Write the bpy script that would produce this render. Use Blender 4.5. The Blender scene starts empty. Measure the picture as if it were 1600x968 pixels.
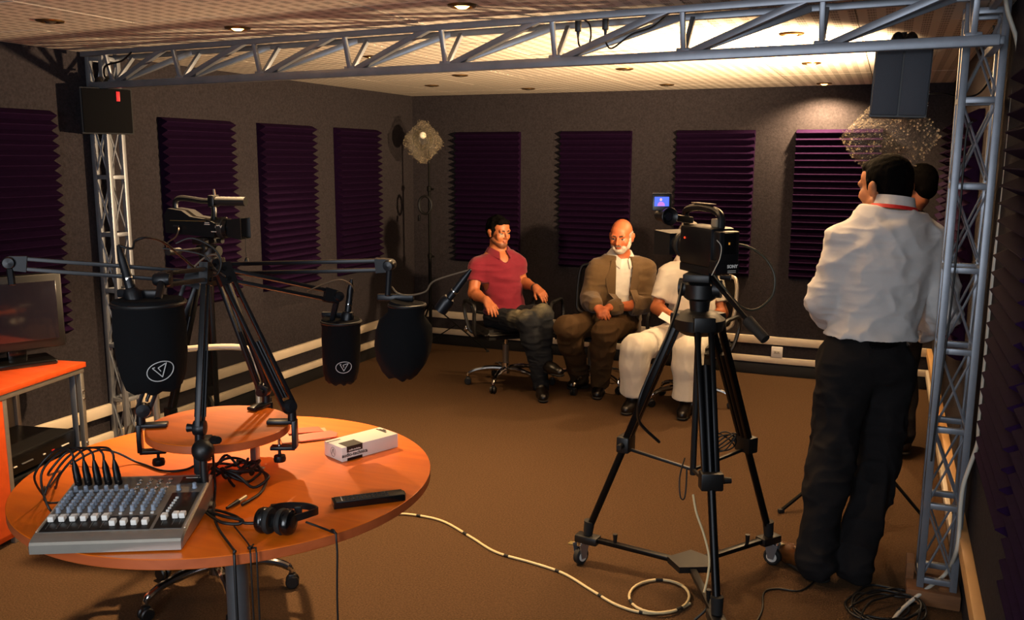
import bpy, bmesh, math, random
import numpy as np
from mathutils import Vector, Matrix, Quaternion

# ------------------------------------------------------------------ camera
SC = bpy.context.scene
COL = SC.collection
FPX, YAW, PIT, ROL, EYE = 1392.63, 0.39931, 0.167775, 0.004483, 1.679
_f = Vector((-math.sin(YAW)*math.cos(PIT), math.cos(YAW)*math.cos(PIT), -math.sin(PIT)))
_r0 = Vector((math.cos(YAW), math.sin(YAW), 0)); _u0 = _r0.cross(_f)
_r = math.cos(ROL)*_r0 + math.sin(ROL)*_u0
_u = -math.sin(ROL)*_r0 + math.cos(ROL)*_u0
cam = bpy.data.cameras.new('camera'); camo = bpy.data.objects.new('camera', cam); COL.objects.link(camo)
cam.sensor_width = 36; cam.lens = FPX/1600*36; cam.clip_start = .02
camo.matrix_world = Matrix(((_r.x,_u.x,-_f.x,0),(_r.y,_u.y,-_f.y,0),(_r.z,_u.z,-_f.z,EYE),(0,0,0,1)))
SC.camera = camo
def ray(px, py): return ((px-800)/FPX)*_r - ((py-484)/FPX)*_u + _f
def dp(px, py, d): return Vector((0,0,EYE)) + d*ray(px,py)                      # point at a depth
def fp(px, py, z=0.0):                                                          # point at a height
    D = ray(px,py); return Vector((0,0,EYE)) + ((z-EYE)/D.z)*D
def yp(px, py, Y): D = ray(px,py); return Vector((0,0,EYE)) + (Y/D.y)*D
def xp(px, py, X): D = ray(px,py); return Vector((0,0,EYE)) + (X/D.x)*D
def depth(p): return (Vector(p)-Vector((0,0,EYE))).dot(_f)

# ------------------------------------------------------------------ world, exposure, large lights
vs = SC.view_settings
vs.view_transform = 'Standard'; vs.look = 'None'; vs.gamma = 1.0; vs.use_curve_mapping = False
vs.exposure = -0.06
W = bpy.data.worlds.new('world'); SC.world = W; W.use_nodes = True
W.node_tree.nodes['Background'].inputs[0].default_value = (.012,.011,.011,1)
W.node_tree.nodes['Background'].inputs[1].default_value = 1.0
def lamp(name, kind, loc, energy, col, look=None, **kw):
    l = bpy.data.lights.new(name, kind); l.energy = energy; l.color = col
    for k, v in kw.items(): setattr(l, k, v)
    o = bpy.data.objects.new(name, l); COL.objects.link(o); o.location = loc
    if look is not None: o.rotation_euler = (Vector(look)-Vector(loc)).to_track_quat('-Z','Y').to_euler()
    return o
WARM = (1.0,.66,.34)
# cool fill lamp added behind the camera; the front wall has no opening
lamp('cool_fill_light', 'AREA', (-1.2,-1.0,1.3), 48, (.88,.93,1.0), look=(-1.1,4,2.2), shape='RECTANGLE', size=.9, size_y=1.6)

# the photographer's own weak flash
lamp('camera_flash', 'AREA', (.02,-.12,1.82), 20, (.82,.90,1.0), look=(-1.2,4,1.0), shape='DISK', size=.16)

# ------------------------------------------------------------------ materials
def lin(h):
    if isinstance(h, str):
        h = h.lstrip('#'); c = [int(h[i:i+2],16)/255 for i in (0,2,4)]
        return tuple(x/12.92 if x<=.04045 else ((x+.055)/1.055)**2.4 for x in c)
    return tuple(h)
MATS = {}
def mat(name, col, rough=.5, metal=0., var=None, bump=None, spec=.5, emit=None, trans=0, alpha=1., col2=None, sheen=0., coat=0., stretch=None, attr=None):
    """var=(scale, amount) mottles the colour, bump=(scale, strength, distance)"""
    if name in MATS: return MATS[name]
    m = bpy.data.materials.new(name); MATS[name] = m; m.use_nodes = True
    nt = m.node_tree; N = nt.nodes; L = nt.links; b = N['Principled BSDF']
    c = lin(col); b.inputs['Base Color'].default_value = (*c,1)
    b.inputs['Roughness'].default_value = rough; b.inputs['Metallic'].default_value = metal
    b.inputs['Specular IOR Level'].default_value = spec
    if sheen: b.inputs['Sheen Weight'].default_value = sheen
    if coat: b.inputs['Coat Weight'].default_value = coat; b.inputs['Coat Roughness'].default_value = .15
    if trans: b.inputs['Transmission Weight'].default_value = trans
    if alpha < 1: b.inputs['Alpha'].default_value = alpha
    if emit: b.inputs['Emission Color'].default_value = (*lin(emit[0]),1); b.inputs['Emission Strength'].default_value = emit[1]
    tc = N.new('ShaderNodeTexCoord'); src = tc.outputs['Object']
    if stretch:
        mp = N.new('ShaderNodeMapping'); mp.inputs['Scale'].default_value = stretch; L.new(src, mp.inputs['Vector']); src = mp.outputs['Vector']
    basec = None
    if attr:
        a = N.new('ShaderNodeAttribute'); a.attribute_name = attr; basec = a.outputs['Color']; L.new(basec, b.inputs['Base Color'])
    if var:
        n = N.new('ShaderNodeTexNoise'); n.inputs['Scale'].default_value = var[0]; n.inputs['Detail'].default_value = 6; n.inputs['Roughness'].default_value = .65
        L.new(src, n.inputs['Vector'])
        rmp = N.new('ShaderNodeMapRange'); rmp.inputs[1].default_value = .3; rmp.inputs[2].default_value = .7
        L.new(n.outputs['Fac'], rmp.inputs[0])
        mx = N.new('ShaderNodeMix'); mx.data_type = 'RGBA'
        if basec is None:
            d = lin(col2) if col2 else tuple(x*(1-var[1]) for x in c)
            mx.inputs[6].default_value = (*c,1); mx.inputs[7].default_value = (*d,1)
            L.new(rmp.outputs[0], mx.inputs[0])
        else:
            mx.blend_type = 'MULTIPLY'; mx.inputs[0].default_value = 1.0; L.new(basec, mx.inputs[6])
            mr2 = N.new('ShaderNodeMapRange'); mr2.inputs[3].default_value = 1-var[1]; mr2.inputs[4].default_value = 1; L.new(rmp.outputs[0], mr2.inputs[0])
            L.new(mr2.outputs[0], mx.inputs[7])
        L.new(mx.outputs[2], b.inputs['Base Color'])
    if bump:
        n2 = N.new('ShaderNodeTexNoise'); n2.inputs['Scale'].default_value = bump[0]; n2.inputs['Detail'].default_value = 4
        L.new(src, n2.inputs['Vector'])
        bp = N.new('ShaderNodeBump'); bp.inputs['Strength'].default_value = bump[1]; bp.inputs['Distance'].default_value = bump[2] if len(bump)>2 else .004
        L.new(n2.outputs['Fac'], bp.inputs['Height']); L.new(bp.outputs['Normal'], b.inputs['Normal'])
    return m

def ceiling_tile_mat():
    m = mat('ceiling_tile', '#c9bfb2', .9, bump=(60,.1,.001)); nt = m.node_tree; N = nt.nodes; L = nt.links; b = N['Principled BSDF']
    g = N.new('ShaderNodeNewGeometry'); s = N.new('ShaderNodeSeparateXYZ'); L.new(g.outputs['Position'], s.inputs[0])
    def M(op, a, v):
        n = N.new('ShaderNodeMath'); n.operation = op
        if isinstance(a, (int,float)): n.inputs[0].default_value = a
        else: L.new(a, n.inputs[0])
        if isinstance(v, (int,float)): n.inputs[1].default_value = v
        else: L.new(v, n.inputs[1])
        return n.outputs[0]
    def band(axis, per, duty):
        return M('LESS_THAN', M('FRACT', M('MULTIPLY', s.outputs[axis], 1/per), 0), duty)
    blk = M('MULTIPLY', band(0,.066,.5), band(1,.066,.74))            # groups of perforations
    hole = M('MULTIPLY', band(0,.0092,.62), band(1,.0092,.62))
    fac = M('MULTIPLY', blk, M('ADD', M('MULTIPLY', hole, .55), .30))
    mx = N.new('ShaderNodeMix'); mx.data_type = 'RGBA'; L.new(fac, mx.inputs[0])
    mx.inputs[6].default_value = (*lin('#c9bfb2'),1); mx.inputs[7].default_value = (*lin('#5a5048'),1)
    L.new(mx.outputs[2], b.inputs['Base Color'])
    return m

def wood_mat(name, c1, c2, rough=.32, scale=3., coat=.25):
    m = mat(name, c1, rough, coat=coat); nt = m.node_tree; N = nt.nodes; L = nt.links; b = N['Principled BSDF']
    tc = N.new('ShaderNodeTexCoord'); mp = N.new('ShaderNodeMapping'); mp.inputs['Scale'].default_value = (1,12,12); mp.inputs['Rotation'].default_value = (0,0,.5)
    L.new(tc.outputs['Object'], mp.inputs[0])
    n = N.new('ShaderNodeTexNoise'); n.inputs['Scale'].default_value = scale; n.inputs['Detail'].default_value = 8; n.inputs['Distortion'].default_value = .6
    L.new(mp.outputs[0], n.inputs['Vector'])
    r = N.new('ShaderNodeMapRange'); r.inputs[1].default_value=.3; r.inputs[2].default_value=.72; L.new(n.outputs['Fac'], r.inputs[0])
    mx = N.new('ShaderNodeMix'); mx.data_type='RGBA'; L.new(r.outputs[0], mx.inputs[0]); mx.inputs[6].default_value=(*lin(c1),1); mx.inputs[7].default_value=(*lin(c2),1)
    L.new(mx.outputs[2], b.inputs['Base Color'])
    return m

# ------------------------------------------------------------------ mesh builder
def V(*a): return Vector(a[0] if len(a)==1 else a)
def frame(d, up=(0,0,1)):
    d = Vector(d).normalized(); up = Vector(up)
    if abs(d.dot(up.normalized())) > .98: up = Vector((1,0,0)) if abs(d.x)<.9 else Vector((0,1,0))
    x = d.cross(up).normalized(); y = x.cross(d).normalized()
    return x, y, d
class MB:
    def __init__(s): s.v=[]; s.f=[]; s.m=[]; s.cur=0
    def mi(s, i): s.cur=i; return s
    def add(s, vs, fs):
        o=len(s.v); s.v += [tuple(p) for p in vs]
        for f in fs: s.f.append(tuple(o+i for i in f)); s.m.append(s.cur)
        return s
    def box(s, c, size, rot=None, bev=0.):
        c=Vector(c); sx,sy,sz=[x/2 for x in size]; R = rot if rot is not None else Matrix.Identity(3)
        if bev<=0:
            pts=[c+R@Vector((x*sx,y*sy,z*sz)) for x in(-1,1) for y in(-1,1) for z in(-1,1)]
            return s.add(pts,[(0,1,3,2),(4,6,7,5),(0,4,5,1),(2,3,7,6),(0,2,6,4),(1,5,7,3)])
        bm=bmesh.new(); bmesh.ops.create_cube(bm,size=1)
        for v in bm.verts: v.co=Vector((v.co.x*2*sx,v.co.y*2*sy,v.co.z*2*sz))
        bmesh.ops.bevel(bm,geom=bm.edges[:],offset=min(bev,.49*min(size)),segments=2,affect='EDGES',profile=.5)
        return s.bm(bm, Matrix.Translation(c)@R.to_4x4())
    def bm(s, bm, mtx=None):
        bm.verts.index_update(); mtx = mtx or Matrix.Identity(4)
        s.add([mtx@v.co for v in bm.verts],[[v.index for v in f.verts] for f in bm.faces]); bm.free(); return s
    def bar(s, a, b, w, t=None, up=(0,0,1), bev=0.):
        a=Vector(a); b=Vector(b); t=t or w; x,y,d=frame(b-a,up)
        R=Matrix((x,y,d)).transposed(); return s.box((a+b)/2,(w,t,(b-a).length),R,bev)
    def cone(s, a, b, r0, r1=None, n=12, cap=True):
        a=Vector(a); b=Vector(b); r1=r0 if r1 is None else r1; x,y,d=frame(b-a); pts=[]
        for p,r in((a,r0),(b,r1)):
            for i in range(n): t=2*math.pi*i/n; pts.append(p+r*(math.cos(t)*x+math.sin(t)*y))
        fs=[(i,(i+1)%n,n+(i+1)%n,n+i) for i in range(n)]
        if cap: fs += [tuple(range(n-1,-1,-1)), tuple(range(n,2*n))]
        return s.add(pts,fs)
    def tube(s, pts, r, n=8, closed=False):
        P=[Vector(p) for p in pts]; m=len(P); rs = r if isinstance(r,(list,tuple)) else [r]*m; out=[]
        prev=None
        for i in range(m):
            if closed: t=P[(i+1)%m]-P[i-1]
            else: t=P[min(i+1,m-1)]-P[max(i-1,0)]
            if t.length<1e-9: t=Vector((0,0,1))
            t.normalize()
            if prev is None: x=frame(t)[0]
            else:
                x=prev-t*prev.dot(t); x = x.normalized() if x.length>1e-6 else frame(t)[0]
            prev=x; y=t.cross(x)
            for k in range(n): a=2*math.pi*k/n; out.append(P[i]+rs[i]*(math.cos(a)*x+math.sin(a)*y))
        fs=[]
        for i in range(m if closed else m-1):
            j=(i+1)%m
            for k in range(n): fs.append((i*n+k,i*n+(k+1)%n,j*n+(k+1)%n,j*n+k))
        if not closed: fs += [tuple(range(n-1,-1,-1)), tuple(range((m-1)*n,m*n))]
        return s.add(out,fs)
    def lathe(s, prof, o=(0,0,0), axis=(0,0,1), n=24, sx=1., up=(0,1,0), sq=0., ang=0.):
        """prof: list of (r, h); sx squashes one way"""
        o=Vector(o); x,y,d=frame(axis,up); pts=[]; m=len(prof)
        for r,h in prof:
            for k in range(n):
                a=2*math.pi*k/n+ang; pts.append(o+d*h+x*(r*math.cos(a)*sx)+y*(r*math.sin(a)))
        fs=[]
        for i in range(m-1):
            for k in range(n): fs.append((i*n+k,i*n+(k+1)%n,(i+1)*n+(k+1)%n,(i+1)*n+k))
        if prof[0][0]>1e-6: fs.append(tuple(range(n-1,-1,-1)))
        if prof[-1][0]>1e-6: fs.append(tuple(range((m-1)*n,m*n)))
        return s.add(pts,fs)
    def ball(s, c, r, n=12, m=8, R=None):
        c=Vector(c); r = (r,r,r) if isinstance(r,(int,float)) else r; R=R or Matrix.Identity(3); pts=[]; fs=[]
        for i in range(m+1):
            p=math.pi*i/m
            for k in range(n):
                a=2*math.pi*k/n; pts.append(c+R@Vector((r[0]*math.sin(p)*math.cos(a),r[1]*math.sin(p)*math.sin(a),r[2]*math.cos(p))))
        for i in range(m):
            for k in range(n): fs.append((i*n+k,(i+1)*n+k,(i+1)*n+(k+1)%n,i*n+(k+1)%n))
        return s.add(pts,fs)
    def prism(s, poly, h0, h1, o=(0,0,0), R=None):
        """poly of (x,y) extruded along local z"""
        R=R or Matrix.Identity(3); o=Vector(o); n=len(poly)
        pts=[o+R@Vector((x,y,h0)) for x,y in poly]+[o+R@Vector((x,y,h1)) for x,y in poly]
        return s.add(pts,[tuple(range(n-1,-1,-1)),tuple(range(n,2*n))]+[(i,(i+1)%n,n+(i+1)%n,n+i) for i in range(n)])
    def mesh(s, name, mats, smooth=35):
        me=bpy.data.meshes.new(name); me.from_pydata(s.v,[],s.f)
        for m in (mats if isinstance(mats,(list,tuple)) else [mats]): me.materials.append(m)
        if any(s.m): me.polygons.foreach_set('material_index', s.m)
        if smooth:
            me.shade_smooth(); me.set_sharp_from_angle(angle=math.radians(smooth))
        me.update(); return me
    def build(s, name, mats, parent=None, smooth=35, **kw):
        return link(name, s.mesh(name,mats,smooth), parent, **kw)
def link(name, me, parent=None, loc=None, rot=None, mtx=None):
    o=bpy.data.objects.new(name, me); COL.objects.link(o)
    if parent is not None: o.parent=parent
    if loc is not None: o.location=loc
    if rot is not None: o.rotation_euler=rot
    if mtx is not None: o.matrix_local=mtx
    return o
def tag(o, label=None, cat=None, group=None, kind=None):
    if label: o['label']=label
    if cat: o['category']=cat
    if group: o['group']=group
    if kind: o['kind']=kind
    return o
def thing(name, label, cat, loc=(0,0,0), rz=0., group=None):
    o=bpy.data.objects.new(name,None); COL.objects.link(o); o.location=loc; o.rotation_euler=(0,0,rz); o.empty_display_size=.05
    return tag(o,label,cat,group)
def struct(o): o['kind']='structure'; return o
def rz(a): return Matrix.Rotation(a,3,'Z')
def smooth_path(pts, n=8, closed=False):
    P=[Vector(p) for p in pts]; out=[]; m=len(P)
    for i in range(m if closed else m-1):
        if closed: a,b,c,d=P[i-1],P[i],P[(i+1)%m],P[(i+2)%m]
        else: a,b,c,d=P[max(i-1,0)],P[i],P[i+1],P[min(i+2,m-1)]
        for k in range(n):
            t=k/n; out.append(.5*((2*b)+(c-a)*t+(2*a-5*b+4*c-d)*t*t+(3*b-a-3*c+d)*t**3))
    if not closed: out.append(P[-1])
    return out
TABLE = None
def drop(px,py,zs,r=.004,sway=0.):
    E=fp(px,py,.74); d=Vector((E.x-TABLE.x,E.y-TABLE.y,0)).normalized(); B=Vector((TABLE.x,TABLE.y,0)); w=Vector((-d.y,d.x,0))
    return [B+d*.588+Vector((0,0,.742+r)),B+d*(.601+r)+Vector((0,0,.743+r))]+[B+d*(.606+2*r+.02*(.74-z))+w*(sway*math.sin(9*z))+Vector((0,0,z)) for z in zs]
def table_safe(P, r):
    out=[]
    for p in P:
        p=Vector(p); d=Vector((p.x-TABLE.x,p.y-TABLE.y,0)); R_=d.length
        if R_<.612 and p.z>.69: p.z=max(p.z,.740+r+.0008)
        out.append(p)
    return out
def cable(name, label, cat, pts, r, m, parent=None, n=8, closed=False, group=None, seg=6):
    P=smooth_path(pts,n,closed)
    if TABLE is not None:
        off=parent.location if parent is not None and parent.parent is None else Vector((0,0,0))
        P=[q-off for q in table_safe([q+off for q in P],r)]
    o=MB().tube(P,r,seg,closed).build(name,m,parent,smooth=80)
    if parent is None: tag(o,label,cat,group)
    return o
def text_mesh(txt, size, m, name, parent, mtx, depth_=.0006, align='CENTER', bold=0.):
    cu=bpy.data.curves.new(name,'FONT'); cu.body=txt; cu.size=size; cu.extrude=depth_; cu.align_x=align; cu.align_y='CENTER'; cu.offset=bold; cu.resolution_u=3
    t=bpy.data.objects.new('tmp_text',cu); COL.objects.link(t); dg=bpy.context.evaluated_depsgraph_get(); dg.update()
    me=bpy.data.meshes.new_from_object(t.evaluated_get(dg)); bpy.data.objects.remove(t); bpy.data.curves.remove(cu)
    me.materials.clear(); me.materials.append(m); me.name=name
    return link(name,me,parent,mtx=mtx)
def basis(o, x, z):
    """4x4 with the given x axis and z axis at o"""
    z=Vector(z).normalized(); x=Vector(x); x=(x-z*x.dot(z)).normalized(); y=z.cross(x)
    return Matrix(((x.x,y.x,z.x,o[0]),(x.y,y.y,z.y,o[1]),(x.z,y.z,z.z,o[2]),(0,0,0,1)))

# shared materials
BLACK  = mat('black_plastic','#0d0d0e',.45,bump=(200,.05,.001))
GLOSS  = mat('gloss_black','#0a0a0b',.22)
RUBBER = mat('black_rubber','#0b0b0b',.75)
SATIN  = mat('black_satin_metal','#111113',.35,.6)
CHROME = mat('chrome','#d8d8d8',.12,1.)
STEEL  = mat('grey_steel','#9a9da3',.38,.75,var=(8,.2))
ALU    = mat('brushed_aluminium','#b9b6b0',.35,.85,var=(20,.15))
BLKFAB = mat('black_fabric','#08080a',.95,spec=.15,bump=(300,.3,.002))
CABLE  = mat('cable_black','#0c0c0d',.5)
WHITEP = mat('white_plastic','#dcd8d0',.4)
# ================================================================== the room
XL, XR, YB, YF, H = -3.99, .352, 7.148, -1.6, 2.224
WALLM = mat('wall_fabric','#343034',.97,var=(70,.5),bump=(220,.6,.004),spec=.1)
FLOORM= mat('floor_carpet','#5c4530',.97,var=(140,.62),bump=(260,.7,.006),spec=.08)
TRIMM = mat('trunking_plastic','#cbbda8',.45,var=(5,.12))
TRIMW = mat('trunking_wood','#c79a63',.5,var=(6,.2),stretch=(1,.2,1))
GRIDM = mat('ceiling_grid','#5f5850',.6)
t_=.12
def slab(name, a, b, m, kind=True):
    a=Vector(a); b=Vector(b); o=MB().box((a+b)/2, b-a).build(name,m,smooth=0)
    if kind: struct(o)
    return o
floor=slab('floor',(XL-t_,YF-t_,-.1),(XR+t_,YB+t_,0),FLOORM)
wall_left=slab('wall_left',(XL-t_,YF,0),(XL,YB,H+.05),WALLM)
wall_back=slab('wall_back',(XL,YB,0),(XR,YB+t_,H+.05),WALLM)
wall_right=slab('wall_right',(XR,YF,0),(XR+t_,YB,H+.05),WALLM)
wall_front=slab('wall_front',(XL,YF-t_,0),(XR,YF,H+.05),WALLM)
ceiling=slab('ceiling',(XL-t_,YF-t_,H+.012),(XR+t_,YB+t_,H+.1),GRIDM)
TILEM=ceiling_tile_mat()
TS=.55; gx=[-3.47+TS*i for i in range(-1,8)]; gy=[2.9+TS*i for i in range(-9,9)]
xs=sorted(set([XL]+[x for x in gx if XL+.02<x<XR-.02]+[XR])); ys=sorted(set([YF]+[y for y in gy if YF+.02<y<YB-.02]+[YB]))
tcache={}
random.seed(4)
for i in range(len(xs)-1):
    for j in range(len(ys)-1):
        w=xs[i+1]-xs[i]-.005; d=ys[j+1]-ys[j]-.005; key=(round(w,3),round(d,3))
        if key not in tcache: tcache[key]=MB().box((0,0,0),(w,d,.012)).mesh('ceiling_tile',TILEM,0)
        o=link('ceiling_tile',tcache[key],ceiling,loc=((xs[i]+xs[i+1])/2,(ys[j]+ys[j+1])/2,H+.006+random.uniform(-.0012,.0008)))
# trunking along the walls, two runs
def rail(name,a,b,hgt,dep,m,nrm):
    a=Vector(a);b=Vector(b);n=Vector(nrm); c=(a+b)/2+n*dep/2
    L=(b-a).length; ax=abs((b-a).x)>abs((b-a).y)
    o=MB().box(c,(L,dep,hgt) if ax else (dep,L,hgt),bev=.004).build(name,m); return struct(o)
k=1
for z,hh in ((.280,.062),(.125,.05)):
    rail('trim_%d'%k,(XL,YB,z),(XR,YB,z),hh,.03,TRIMM,(0,-1,0)); k+=1
    rail('trim_%d'%k,(XL,YF,z),(XL,YB-.03,z),hh,.03,TRIMM,(1,0,0)); k+=1
rail('trim_%d'%k,(XR,1.0,.285),(XR,YB-.03,.285),.062,.035,TRIMW,(-1,0,0)); k+=1
rail('trim_%d'%k,(XR,3.9,.125),(XR,YB-.03,.125),.05,.03,TRIMM,(-1,0,0)); k+=1
SKIRT=mat('black_skirting','#0b0a0a',.7)
for nm,a_,b_,n_ in (('baseboard_back',(XL,YB,.044),(XR,YB,.044),(0,-1,0)),('baseboard_left',(XL,YF,.044),(XL,YB-.02,.044),(1,0,0)),('baseboard_right',(XR,3.9,.044),(XR,YB-.02,.044),(-1,0,0))):
    rail(nm,a_,b_,.088,.012,SKIRT,n_)
# wall sockets
def socket(loc,rzv,label):
    t=thing('wall_socket',label,'socket',loc,rzv)
    MB().box((0,-.006,0),(.085,.012,.085),bev=.004).build('plate',WHITEP,t)
    MB().box((0,-.013,0),(.05,.006,.028),bev=.003).build('insert',mat('socket_insert','#b9b2a6',.5),t)
    for x in(-.012,.012): MB().cone((x,-.0165,0),(x,-.0155,0),.0035,n=8).build('hole',BLACK,t)
socket((yp(1214,551,YB-.03).x,YB-.03,.195),0,'white wall socket on the back wall between the trunking runs')
socket((XR-.001,xp(1458,586,XR).y,.2),-math.pi/2,'white wall socket on the right wall beside the lattice tower')

# ------------------------------------------------------------------ acoustic foam
FOAM=mat('purple_foam','#1e0c27',.85,spec=.04,var=(40,.3),bump=(400,.25,.001))
fcache={}
def foam(w,h,pitch=.05,dep=.05,base=.022):
    key=(round(w,3),round(h,3))
    if key in fcache: return fcache[key]
    n=max(2,round(h/pitch)); p=h/n; prof=[]
    random.seed(n)
    for i in range(n):
        prof.append((i*p,base+.002)); prof.append((i*p+p*.47,base+dep)); prof.append((i*p+p*.53,base+dep))
    prof.append((h,base+.002))
    b=MB(); m=len(prof); pts=[]
    for x in(-w/2,w/2):
        pts += [(x,-d,z) for z,d in prof] + [(x,0,0),(x,0,h)]
    o=m+2; fs=[(i,i+1,o+i+1,o+i) for i in range(m-1)]
    fs += [(m-1,m+1,o+m+1,o+m-1),(m+1,m,o+m,o+m+1),(m,0,o,o+m)]
    for s_ in(0,o):                                  # sides as strips to the back
        for i in range(m-1):
            z0=prof[i][0]; z1=prof[i+1][0]
        fs.append(tuple(s_+i for i in range(m))+(s_+m+1,s_+m))
    b.add(pts,fs); me=b.mesh('foam',FOAM,20); fcache[key]=me; return me
def foam_panel(loc,rzv,w,h,label,group):
    o=link('acoustic_foam_panel',foam(w,h),loc=loc,rot=(0,0,rzv)); tag(o,label,'foam panel',group); return o
G='purple wedge foam panels on the walls'
for px0,px1,lab in ((715,810,'dark purple foam panel on the back wall behind the young man in maroon'),
                    (877,983,'dark purple foam panel on the back wall behind the old man in the brown suit'),
                    (1060,1171,'dark purple foam panel on the back wall behind the large video camera'),
                    (1250,1362,'purple foam panel lit by a downlight beside the standing man')):
    a=yp(px0,300,YB-.03).x; b=yp(px1,300,YB-.03).x
    foam_panel(((a+b)/2,YB-.002,.78),0,.6,1.125,lab,G)
for y,lab in ((3.05,'dark purple foam panel on the left wall above the television'),
              (4.40,'purple foam panel on the left wall behind the small camcorder'),
              (5.29,'purple foam panel on the left wall, middle of the three past the lattice tower'),
              (6.20,'purple foam panel on the left wall nearest the back corner')):
    foam_panel((XL+.002,y,.76),math.pi/2,.6,1.15,lab,G)
for y,z,h,lab in ((6.45,.78,1.125,'dark purple foam panel on the right wall nearest the back corner'),
              (5.66,.78,1.125,'dark purple foam panel on the right wall behind the man in the dark suit'),
              (4.76,.78,1.125,'dark purple foam panel on the right wall just beyond the lattice tower'),
              (2.57,.80,1.13,'large purple foam panel on the right wall in front of the lattice tower'),
              (1.86,.72,1.2,'purple foam panel cut off at the right edge of the picture')):
    foam_panel((XR-.002,y,z),-math.pi/2,.6,h,lab,G)

# ------------------------------------------------------------------ gantry of welded steel
TR=mat('truss_steel','#8e939c',.42,.55,var=(10,.25),bump=(40,.08,.001))
def tower(loc,wx,wy,ztop,label,base):
    t=thing('lattice_tower',label,'truss tower',loc,0,'lattice towers that carry the truss')
    z0=.06 if base else 0.
    for sx in(-1,1):
        for sy in(-1,1):
            MB().bar((sx*wx/2,sy*wy/2,z0),(sx*wx/2,sy*wy/2,ztop),.026,.026,up=(0,1,0),bev=.003).build('leg',TR,t)
    n=7; zs=[z0+.03+(ztop-z0-.06)*i/n for i in range(n+1)]
    for z in zs:
        for sy in(-1,1): MB().bar((-wx/2,sy*wy/2,z),(wx/2,sy*wy/2,z),.022,bev=.002).build('rung',TR,t)
        for sx in(-1,1): MB().bar((sx*wx/2,-wy/2,z),(sx*wx/2,wy/2,z),.022,bev=.002).build('rung',TR,t)
    for a,b in zip(zs[:-1],zs[1:]):
        for sy in(-1,1):
            MB().cone((-wx/2,sy*wy/2,a),(wx/2,sy*wy/2,b),.0045,n=6).build('brace_rod',TR,t)
            MB().cone((wx/2,sy*wy/2-.006,a),(-wx/2,sy*wy/2-.006,b),.0045,n=6).build('brace_rod',TR,t)
        for sx in(-1,1):
            MB().cone((sx*wx/2,-wy/2,a),(sx*wx/2,wy/2,b),.0045,n=6).build('brace_rod',TR,t)
            MB().cone((sx*wx/2-.006,wy/2,a),(sx*wx/2-.006,-wy/2,b),.0045,n=6).build('brace_rod',TR,t)
    if base:
        wm=mat('rough_wood','#8a5a34',.8,var=(12,.5),bump=(40,.4,.003),stretch=(.3,1,1))
        MB().box((-.01,-.0,.03),(wx+.075,wy+.08,.06),bev=.006).build('wooden_block',wm,t)
        MB().box((-wx/2-.035,.03,.09),(.03,.1,.07),bev=.004).build('wooden_block',wm,t)
    return t
tower((.262,3.655,0),.115,.15,H-.005,'silver lattice tower on a wooden block at the right wall',True)
tower((-3.915,3.66,0),.095,.10,H-.005,'silver lattice tower against the left wall under the black loudspeaker',False)
tb=thing('truss_beam','long silver V-shaped truss beam spanning the room under the ceiling','truss',(0,0,0))
BA=Vector((-3.90,3.56,2.046)); BB=Vector((.275,3.20,2.046)); D=(BB-BA)
def onbeam(x): return BA+D*((x-BA.x)/D.x)
MB().bar(BA,BB,.034,.034,bev=.003).build('bottom_chord',TR,tb)
FO=Vector((0,-.045,.155)); BO=Vector((0,.145,.155))
for e_,y_ in((BA,3.60),(BB,3.58)):
    MB().bar(e_,Vector((e_.x,y_,e_.z)),.026,.026,bev=.003).build('end_bracket',TR,tb); MB().bar(e_+BO,Vector((e_.x,y_,e_.z+.155)),.024,.024,bev=.003).build('end_bracket',TR,tb)
MB().bar(BA+FO,BB+FO,.024,.024,bev=.002).build('top_chord',TR,tb)
MB().bar(BA+BO,BB+BO,.024,.024,bev=.002).build('top_chord',TR,tb)
nodes=[]
for px,py in ((178,127),(283,121),(408,112),(548,103),(697,92),(868,82),(1068,75),(1283,68),(1520,64)):
    lo=-4.;hi=.3                                      # x on the beam seen at that column
    for _ in range(40):
        mid=(lo+hi)/2; q=onbeam(mid)-Vector((0,0,EYE)); sx=800+FPX*q.dot(_r)/q.dot(_f)
        if sx<px: lo=mid
        else: hi=mid
    nodes.append((lo+hi)/2)
for i,x in enumerate(nodes):
    p=onbeam(x); 
    for off in(FO,BO): MB().bar(p,p+off,.018,.018,bev=.002).build('upright',TR,tb)
    if i<len(nodes)-1:
        q=onbeam(nodes[i+1]-.05)
        for off in(FO,BO): MB().bar(p+Vector((.02,0,.01)),q+off,.024,.024,bev=.002).build('diagonal',TR,tb)
    MB().box(p+Vector((0,0,.012)),(.05,.03,.03),bev=.004).build('weld_plate',TR,tb)
for i,x in enumerate((-1.13,-1.02)):                  # plugs hanging from the truss
    p=onbeam(x)+FO+Vector((0,.03,-.005))
    t=thing('hanging_plug','black power plug hanging from the truss, %s of the two'%('left' if i==0 else 'right'),'plug',p,0,'plugs hanging from the truss')
    MB().box((0,0,-.022),(.022,.02,.045),bev=.004).build('plug_body',BLACK,t)
    MB().cone((0,0,-.045),(0,0,-.065),.007,.004,8).build('strain_relief',BLACK,t)
    e=(.05,0,-.07) if i==0 else (.1,0,-.065)
    MB().tube(smooth_path([(0,0,-.062),(.006,0,-.095),(.03,0,-.11),e,(.045,0,-.02) if i==0 else (.17,.02,-.04),(.02,0,0) if i==0 else (.22,.03,.0)],6),.0035,6).build('flex',CABLE,t)

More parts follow.
